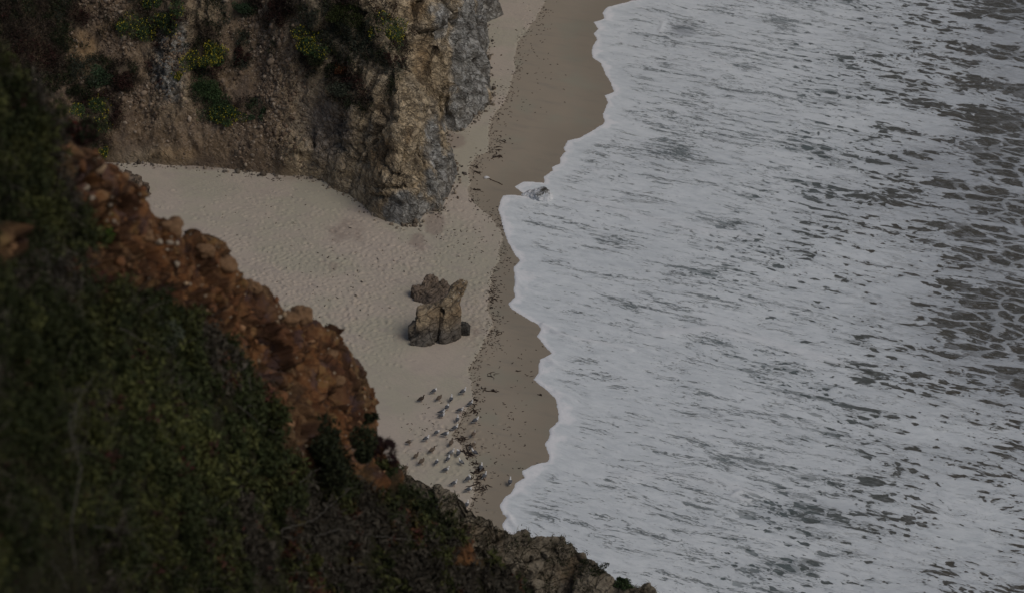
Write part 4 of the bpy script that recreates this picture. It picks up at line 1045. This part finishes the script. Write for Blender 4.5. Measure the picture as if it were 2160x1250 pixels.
# ================================================================== gulls
M_WHITE = plain('gull_white', (.80, .80, .79), .8, .06); M_MANTLE = plain('gull_mantle', (.115, .12, .13), .8, .15); M_TIP = plain('gull_wingtip', (.02, .02, .022), .7, .2)
M_BILL = plain('gull_bill', (.55, .36, .05), .5, .05); M_LEG = plain('gull_leg', (.42, .27, .22), .7, .1)
M_JUV = plain('young_gull_brown', (.155, .12, .09), .85, .5); M_JUVD = plain('young_gull_dark', (.065, .05, .04), .85, .3); M_JUVP = plain('young_gull_pale', (.40, .36, .32), .85, .3); M_BILLD = plain('dark_bill', (.04, .035, .03), .5, .1)
M_MID = plain('gull_mid_grey', (.20, .205, .21), .8, .15)
def gull_mesh(name, mats, neck):             # mats: body, mantle, tip, bill, leg ; neck: list of (x, y, z, ry, rz)
    Vs, Fs, Ms, off = [], [], [], 0
    def loft(rings, mfun, sides=14):
        nonlocal off
        Rg = np.array(rings, float); n = len(Rg); T = np.gradient(Rg[:, :3], axis=0); T /= np.linalg.norm(T, axis=1, keepdims=True)
        an = np.linspace(0, 2 * np.pi, sides, endpoint=False); P = []
        for k in range(n):
            side = np.cross([0, 0, 1.0], T[k]); 
            if np.linalg.norm(side) < .2: side = np.array([0, 1.0, 0])
            side /= np.linalg.norm(side); up = np.cross(T[k], side)
            P.append(Rg[k, :3] + Rg[k, 3] * np.cos(an)[:, None] * side + Rg[k, 4] * np.sin(an)[:, None] * up)
        P = np.array(P); i = np.arange(n * sides).reshape(n, sides) + off; j = np.roll(i, -1, 1)
        F = np.stack([i[:-1], j[:-1], j[1:], i[1:]], -1)
        for a in range(n - 1):
            for b_ in range(sides): Fs.append(F[a, b_]); Ms.append(mfun(a, b_, sides))
        Vs.append(P.reshape(-1, 3)); off += n * sides
    body = [(-.345, 0, .205, .012, .005), (-.33, 0, .207, .03, .010), (-.24, 0, .222, .052, .032), (-.15, 0, .235, .085, .07), (-.04, 0, .245, .105, .098), (.06, 0, .26, .103, .103), (.125, 0, .285, .082, .088)] + neck
    nb_ = len(body)
    loft(body, lambda a, b_, s: 3 if a >= nb_ - 3 else (1 if 2 <= a <= 5 and 0 <= b_ <= 6 else 0))
    for sg in (-1, 1):                        # folded wings
        loft([(.13, sg * .068, .30, .01, .02), (.09, sg * .085, .298, .035, .055), (0, sg * .088, .285, .045, .075), (-.1, sg * .072, .268, .046, .062), (-.19, sg * .045, .256, .036, .036), (-.26, sg * .024, .246, .022, .02), (-.34, sg * .012, .238, .009, .008), (-.38, sg * .008, .235, .002, .002)],
             lambda a, b_, s: 2 if a >= 4 else 1, 10)
        loft([(-.02, sg * .04, .16, .018, .018), (0, sg * .042, .10, .008, .008), (.005, sg * .043, .015, .007, .007), (.03, sg * .045, .006, .028, .006), (.06, sg * .047, .004, .034, .003)], lambda a, b_, s: 4, 6)
    return mesh(name, np.concatenate(Vs), np.array(Fs), mats, True, None, Ms)
N_UP = [(.165, 0, .345, .05, .058), (.185, 0, .41, .040, .045), (.20, 0, .455, .042, .044), (.23, 0, .475, .040, .038), (.265, 0, .472, .020, .022), (.285, 0, .468, .011, .013), (.335, 0, .455, .003, .004)]
N_MID = [(.168, 0, .335, .058, .062), (.19, 0, .385, .048, .05), (.21, 0, .425, .047, .047), (.243, 0, .438, .041, .039), (.276, 0, .432, .020, .021), (.293, 0, .427, .011, .012), (.34, 0, .412, .003, .004)]
N_TUCK = [(.155, 0, .315, .066, .07), (.17, 0, .345, .055, .055), (.18, .01, .37, .048, .046), (.20, .02, .378, .040, .036), (.225, .035, .37, .019, .019), (.24, .04, .365, .010, .011), (.275, .06, .35, .003, .004)]
N_DOWN = [(.20, 0, .30, .055, .055), (.25, 0, .30, .042, .042), (.285, 0, .29, .042, .04), (.315, 0, .275, .034, .032), (.34, 0, .255, .018, .018), (.352, 0, .24, .01, .011), (.38, 0, .20, .003, .004)]
N_PREEN = [(.165, .02, .335, .052, .056), (.165, .05, .375, .042, .044), (.14, .085, .395, .042, .042), (.105, .105, .39, .036, .034), (.075, .115, .375, .018, .018), (.06, .12, .365, .010, .011), (.02, .125, .34, .003, .004)]
AD = [M_WHITE, M_MANTLE, M_TIP, M_BILL, M_LEG]
JB = [M_JUV, M_JUV, M_JUVD, M_BILLD, M_LEG]; JD = [M_JUVD, M_JUVD, M_JUVD, M_BILLD, M_LEG]; JP = [M_JUVP, M_JUV, M_JUVD, M_BILLD, M_LEG]; SG = [M_WHITE, M_MID, M_TIP, M_BILL, M_LEG]
GM = {'up': gull_mesh('gull', AD, N_UP), 'mid': gull_mesh('gull', AD, N_MID), 'tuck': gull_mesh('gull', AD, N_TUCK), 'down': gull_mesh('gull', AD, N_DOWN), 'preen': gull_mesh('gull', AD, N_PREEN),
      'juv': gull_mesh('gull', JB, N_MID), 'juvtuck': gull_mesh('gull', JB, N_TUCK), 'dark': gull_mesh('gull', JD, N_UP), 'pale': gull_mesh('gull', JP, N_MID), 'paletuck': gull_mesh('gull', JP, N_TUCK), 'grey': gull_mesh('gull', SG, N_UP)}
for px, py, kind, hd_, lab in [
    (916, 830, 'tuck', 20, 'grey-backed gull with head drawn in, farthest up the beach toward the boulders'),
    (889, 847, 'dark', 40, 'dark brown gull standing upright beside faint drag lines in the sand'),
    (927, 845, 'juvtuck', 10, 'mottled brown young gull crouched low on sand near the dark brown gull'),
    (952, 847, 'up', 75, 'tall-necked grey-backed gull seen from behind near the crouched brown gull'),
    (977, 832, 'up', 20, 'long-necked grey-backed gull standing at the dry sand edge, rightmost of the upper gulls'),
    (992, 857, 'up', 50, 'upright grey-backed gull with raised head just above a dark kelp heap'),
    (943, 865, 'tuck', 80, 'small compact gull seen from behind above two overlapping gulls'),
    (932, 875, 'mid', 25, 'back one of two overlapping grey-backed gulls'),
    (932, 882, 'mid', 35, 'front one of two overlapping grey-backed gulls'),
    (971, 871, 'mid', 15, 'low-bodied grey-backed gull left of the thickest curl of kelp'),
    (965, 890, 'up', 55, 'upright gull facing away at the wet sand edge'),
    (1003, 893, 'mid', 35, 'grey-backed gull on brown wet sand just right of the kelp line'),
    (960, 908, 'mid', 45, 'grey-backed gull standing where the kelp line touches the dry sand'),
    (921, 918, 'down', 15, 'white-headed gull leaning forward on dry sand beside a hunched gull'),
    (940, 922, 'tuck', 20, 'hunched round-backed gull right of the leaning gull'),
    (899, 931, 'mid', 45, 'large grey-backed gull alone on dry sand with white head turned away'),
    (999, 921, 'pale', 40, 'pale brown young gull behind the tangled kelp'),
    (952, 940, 'juv', 70, 'brown young gull facing away toward the kelp tangle'),
    (864, 938, 'pale', 20, 'pale young gull nearest the dark hanging tuft'),
    (912, 955, 'juv', 35, 'plain brown young gull alone in the middle of dry sand'),
    (952, 960, 'grey', 60, 'light grey gull standing upright right behind a darker one'),
    (945, 973, 'mid', 30, 'dark-backed gull in front of the light grey one'),
    (967, 960, 'preen', 50, 'gull twisting its head back to preen next to the light grey one'),
    (1001, 960, 'mid', 145, 'grey-backed gull facing the opposite way beside a kelp heap'),
    (878, 967, 'juv', 45, 'brown speckled young gull, upper of two by the rock spur'),
    (890, 979, 'juvtuck', 50, 'brown speckled young gull, lower of two by the rock spur'),
    (921, 980, 'tuck', 70, 'small white-fronted gull seen from behind between brown young gulls and a dark-backed one'),
    (973, 980, 'grey', 110, 'slim pale grey gull standing tall on the sand by the wet line'),
    (941, 995, 'up', 35, 'long-tailed grey-backed gull stretching its neck over bare dry sand'),
    (1015, 991, 'up', 40, 'grey-backed gull standing in a thick dark loop of kelp'),
    (1022, 1009, 'up', 50, 'grey-backed gull on wet sand at the end of the kelp loop'),
    (988, 1016, 'preen', 40, 'gull preening its wing left of the kelp loop'),
    (958, 1025, 'up', 25, 'slender gull with raised head nearest the crest of the rock spur'),
    (989, 1038, 'tuck', 25, 'plump hunched gull, largest of those above the rock spur'),
    (1076, 1022, 'up', 85, 'gull seen from behind alone on brown wet sand nearest the surf'),
    (857, 992, 'pale', 35, 'pale young gull half hidden by the top of the rock spur'),
    (999, 944, 'paletuck', 30, 'pale young gull crouched on wet sand above a kelp heap'),
    (985, 1070, 'up', 60, 'white-headed gull peeking from behind the rock spur')]:
    p = on_sand(px, py)
    o_ = obj('gull', GM[kind], None, (p[0], p[1], sandz(p[0], p[1])), lab, 'gull', 'gulls resting on the beach')
    o_.rotation_euler = (0, 0, R(hd_ + RNG.uniform(-40, 40))); s_ = RNG.uniform(.96, 1.14); o_.scale = (s_ * .86, s_, s_)

# ================================================================== kelp, driftwood and wrack
M_KELP = plain('kelp', (.040, .024, .015), .5, .4, .35)
def strand(rng, L, a, w):
    n = max(7, int(L / .05)); an = a + np.cumsum(rng.normal(size=n) * .42)
    P = np.zeros((n, 3)); P[1:, 0] = np.cumsum(np.cos(an[1:]) * L / n); P[1:, 1] = np.cumsum(np.sin(an[1:]) * L / n)
    return P, w * np.sin(np.linspace(.35, np.pi - .15, n))
for i, (px, py, size, n, a, w, lab) in enumerate([
    (1004, 848, .8, 4, -.3, .05, 'dark kelp strands beside the upright gull with raised head'), (998, 866, .8, 6, .3, .06, 'thick dark curl of kelp on the wet sand edge among the upper gulls'),
    (982, 874, .7, 4, .5, .03, 'thin trail of kelp leading from the thick dark curl'), (1032, 818, .9, 3, -.3, .045, 'pair of long dark kelp blades lying side by side above the gulls'),
    (1040, 826, .8, 3, -.5, .06, 'broad dark kelp blade just below the pair of long ones'), (1033, 792, .9, 5, 1.4, .025, 'looping thin kelp string on wet sand above the gulls'),
    (980, 925, 1.0, 8, .2, .045, 'tangled heap of kelp among the middle gulls'), (988, 942, .8, 5, -.9, .05, 'kelp trailing down from the tangled heap'),
    (984, 958, .9, 6, .4, .08, 'thick dark kelp heap beside the gull facing the opposite way'), (1000, 978, .6, 4, -.9, .05, 'short kelp strands between two kelp heaps'),
    (1012, 992, 1.3, 5, -1.0, .09, 'thickest dark loop of kelp, under a standing gull'), (1008, 1008, .9, 5, .3, .05, 'flat reddish kelp just below the thickest loop'),
    (1010, 1018, .9, 5, .3, .045, 'low kelp strip near the lower gulls'), (1018, 1032, 1.2, 9, .35, .035, 'bushy brown kelp clump nearest the rock spur'), (1002, 1051, .5, 3, 0, .04, 'tiny kelp scrap on wet sand by the rock spur'),
    (1048, 330, .9, 6, .2, .06, 'dark kelp bunch on wet sand opposite the headland wall'), (1052, 316, .8, 5, 1.0, .05, 'kelp strands just above the dark bunch opposite the headland'),
    (1056, 299, .9, 6, .3, .035, 'crinkled kelp string higher on the wet sand'), (1076, 291, .5, 1, -.8, .05, 'single short kelp blade set apart on wet sand'),
    (1007, 350, .9, 2, -.6, .075, 'thick dark kelp blade at the corner of the dry sand'), (1004, 364, .9, 3, -.7, .05, 'long curved kelp blade below the thick one'),
    (1012, 400, .7, 4, -.4, .035, 'scattered kelp bits inland of the foamy rock'), (997, 422, .7, 4, -.9, .04, 'kelp bits along the wet edge near the headland tip'),
    (1037, 614, .8, 5, 1.2, .04, 'curling kelp on the narrow wet strip beside the boulders'), (1036, 632, .8, 5, 1.2, .035, 'kelp string below the curling one on the narrow strip'),
    (1052, 700, .7, 4, .4, .03, 'thin kelp loop on wet sand seaward of the boulders'), (1092, 781, .4, 3, 0, .05, 'small dark kelp knot alone on the smooth wet sand'), (1141, 830, .5, 3, -.4, .04, 'kelp scrap right at the edge of the foam')]):
    rng = np.random.default_rng(500 + i); p = on_sand(px, py); paths, rad = [], []
    for k in range(n):
        P, r_ = strand(rng, size * rng.uniform(.5, 1), a + rng.normal() * .55, w * rng.uniform(.4, .85))
        P[:, :2] += rng.normal(size=2) * size * .22 - P[:, :2].mean(0)
        for q_ in P: q_[2] = sandz(p[0] + q_[0], p[1] + q_[1]) - p[2] + .012 + .03 * rng.random()
        paths.append(P); rad.append(r_ + .004)
    V, F = tubes(paths, rad, 6)
    obj('kelp', mesh('kelp', V, F, [M_KELP]), None, p, lab, 'kelp', 'kelp washed up along the wet sand')
paths, rad = [], []
wl = np.array(wet_px, float); wl = wl[(wl[:, 1] > -20) & (wl[:, 1] < 1080)]; wr = resample(wl, 1.0)
cand = []
for _ in range(1050):
    b_ = wr[RNG.integers(len(wr))]; cand.append((b_[0] + RNG.exponential(11) - 2, b_[1] + RNG.normal() * 8))
for cx, cy, rx, ry, n in [(1060, 220, 12, 60, 50), (1120, 160, 60, 110, 40), (1040, 620, 14, 40, 70), (1040, 700, 20, 50, 60), (1090, 760, 50, 90, 30), (1060, 880, 50, 60, 45), (1060, 960, 50, 50, 30), (540, 368, 90, 8, 60), (330, 350, 60, 5, 20), (580, 378, 16, 5, 25),
                           (700, 620, 130, 90, 60), (780, 560, 120, 60, 60), (950, 500, 50, 40, 40), (1010, 520, 30, 50, 40), (560, 480, 120, 60, 20), (1150, 60, 20, 50, 20), (900, 900, 50, 60, 40)]:
    q_ = RNG.normal(size=(n, 2)) * .6; cand += [(cx + a_ * rx, cy + b__ * ry) for a_, b__ in q_]
for cx, cy in cand:
    p = on_sand(cx, cy); L = RNG.uniform(.06, .26) * (1.5 if RNG.random() < .12 else 1); P, r_ = strand(RNG, L, RNG.uniform(-1, 1.2), RNG.uniform(.012, .035))
    P = P + p
    for q_ in P: q_[2] = sandz(q_[0], q_[1]) + .012
    paths.append(P); rad.append(r_ + .003)
V, F = tubes(paths, rad, 5)
obj('wrack', mesh('wrack', V, F, [M_KELP]), kind='stuff')
p = on_sand(1030, 377); e = on_sand(1060, 390)
ln = np.linspace(0, 1, 12)[:, None]; P = (e - p) * ln; P[:, 2] += .03 + .015 * np.sin(np.arange(12) * 1.7); P[:, 1] += .03 * np.sin(np.arange(12) * 1.1)
V, F = tubes([P], [np.linspace(.02, .035, 12)], 7)
obj('driftwood_stick', mesh('driftwood_stick', V, F, [plain('driftwood', (.10, .065, .045))]), None, p, 'thin brown driftwood stick on wet sand pointing at the foamy rock', 'driftwood')
p = on_sand(1026, 376)
obj('plastic_scrap', rockmesh('plastic_scrap', np.array([.2, .13, .12]), plain('white_plastic', (.72, .72, .72), .5, .04), 33, 3, .35, 1.0), None, p + np.array([0, 0, .06]), 'small crumpled white scrap on wet sand at the end of the driftwood stick', 'scrap')
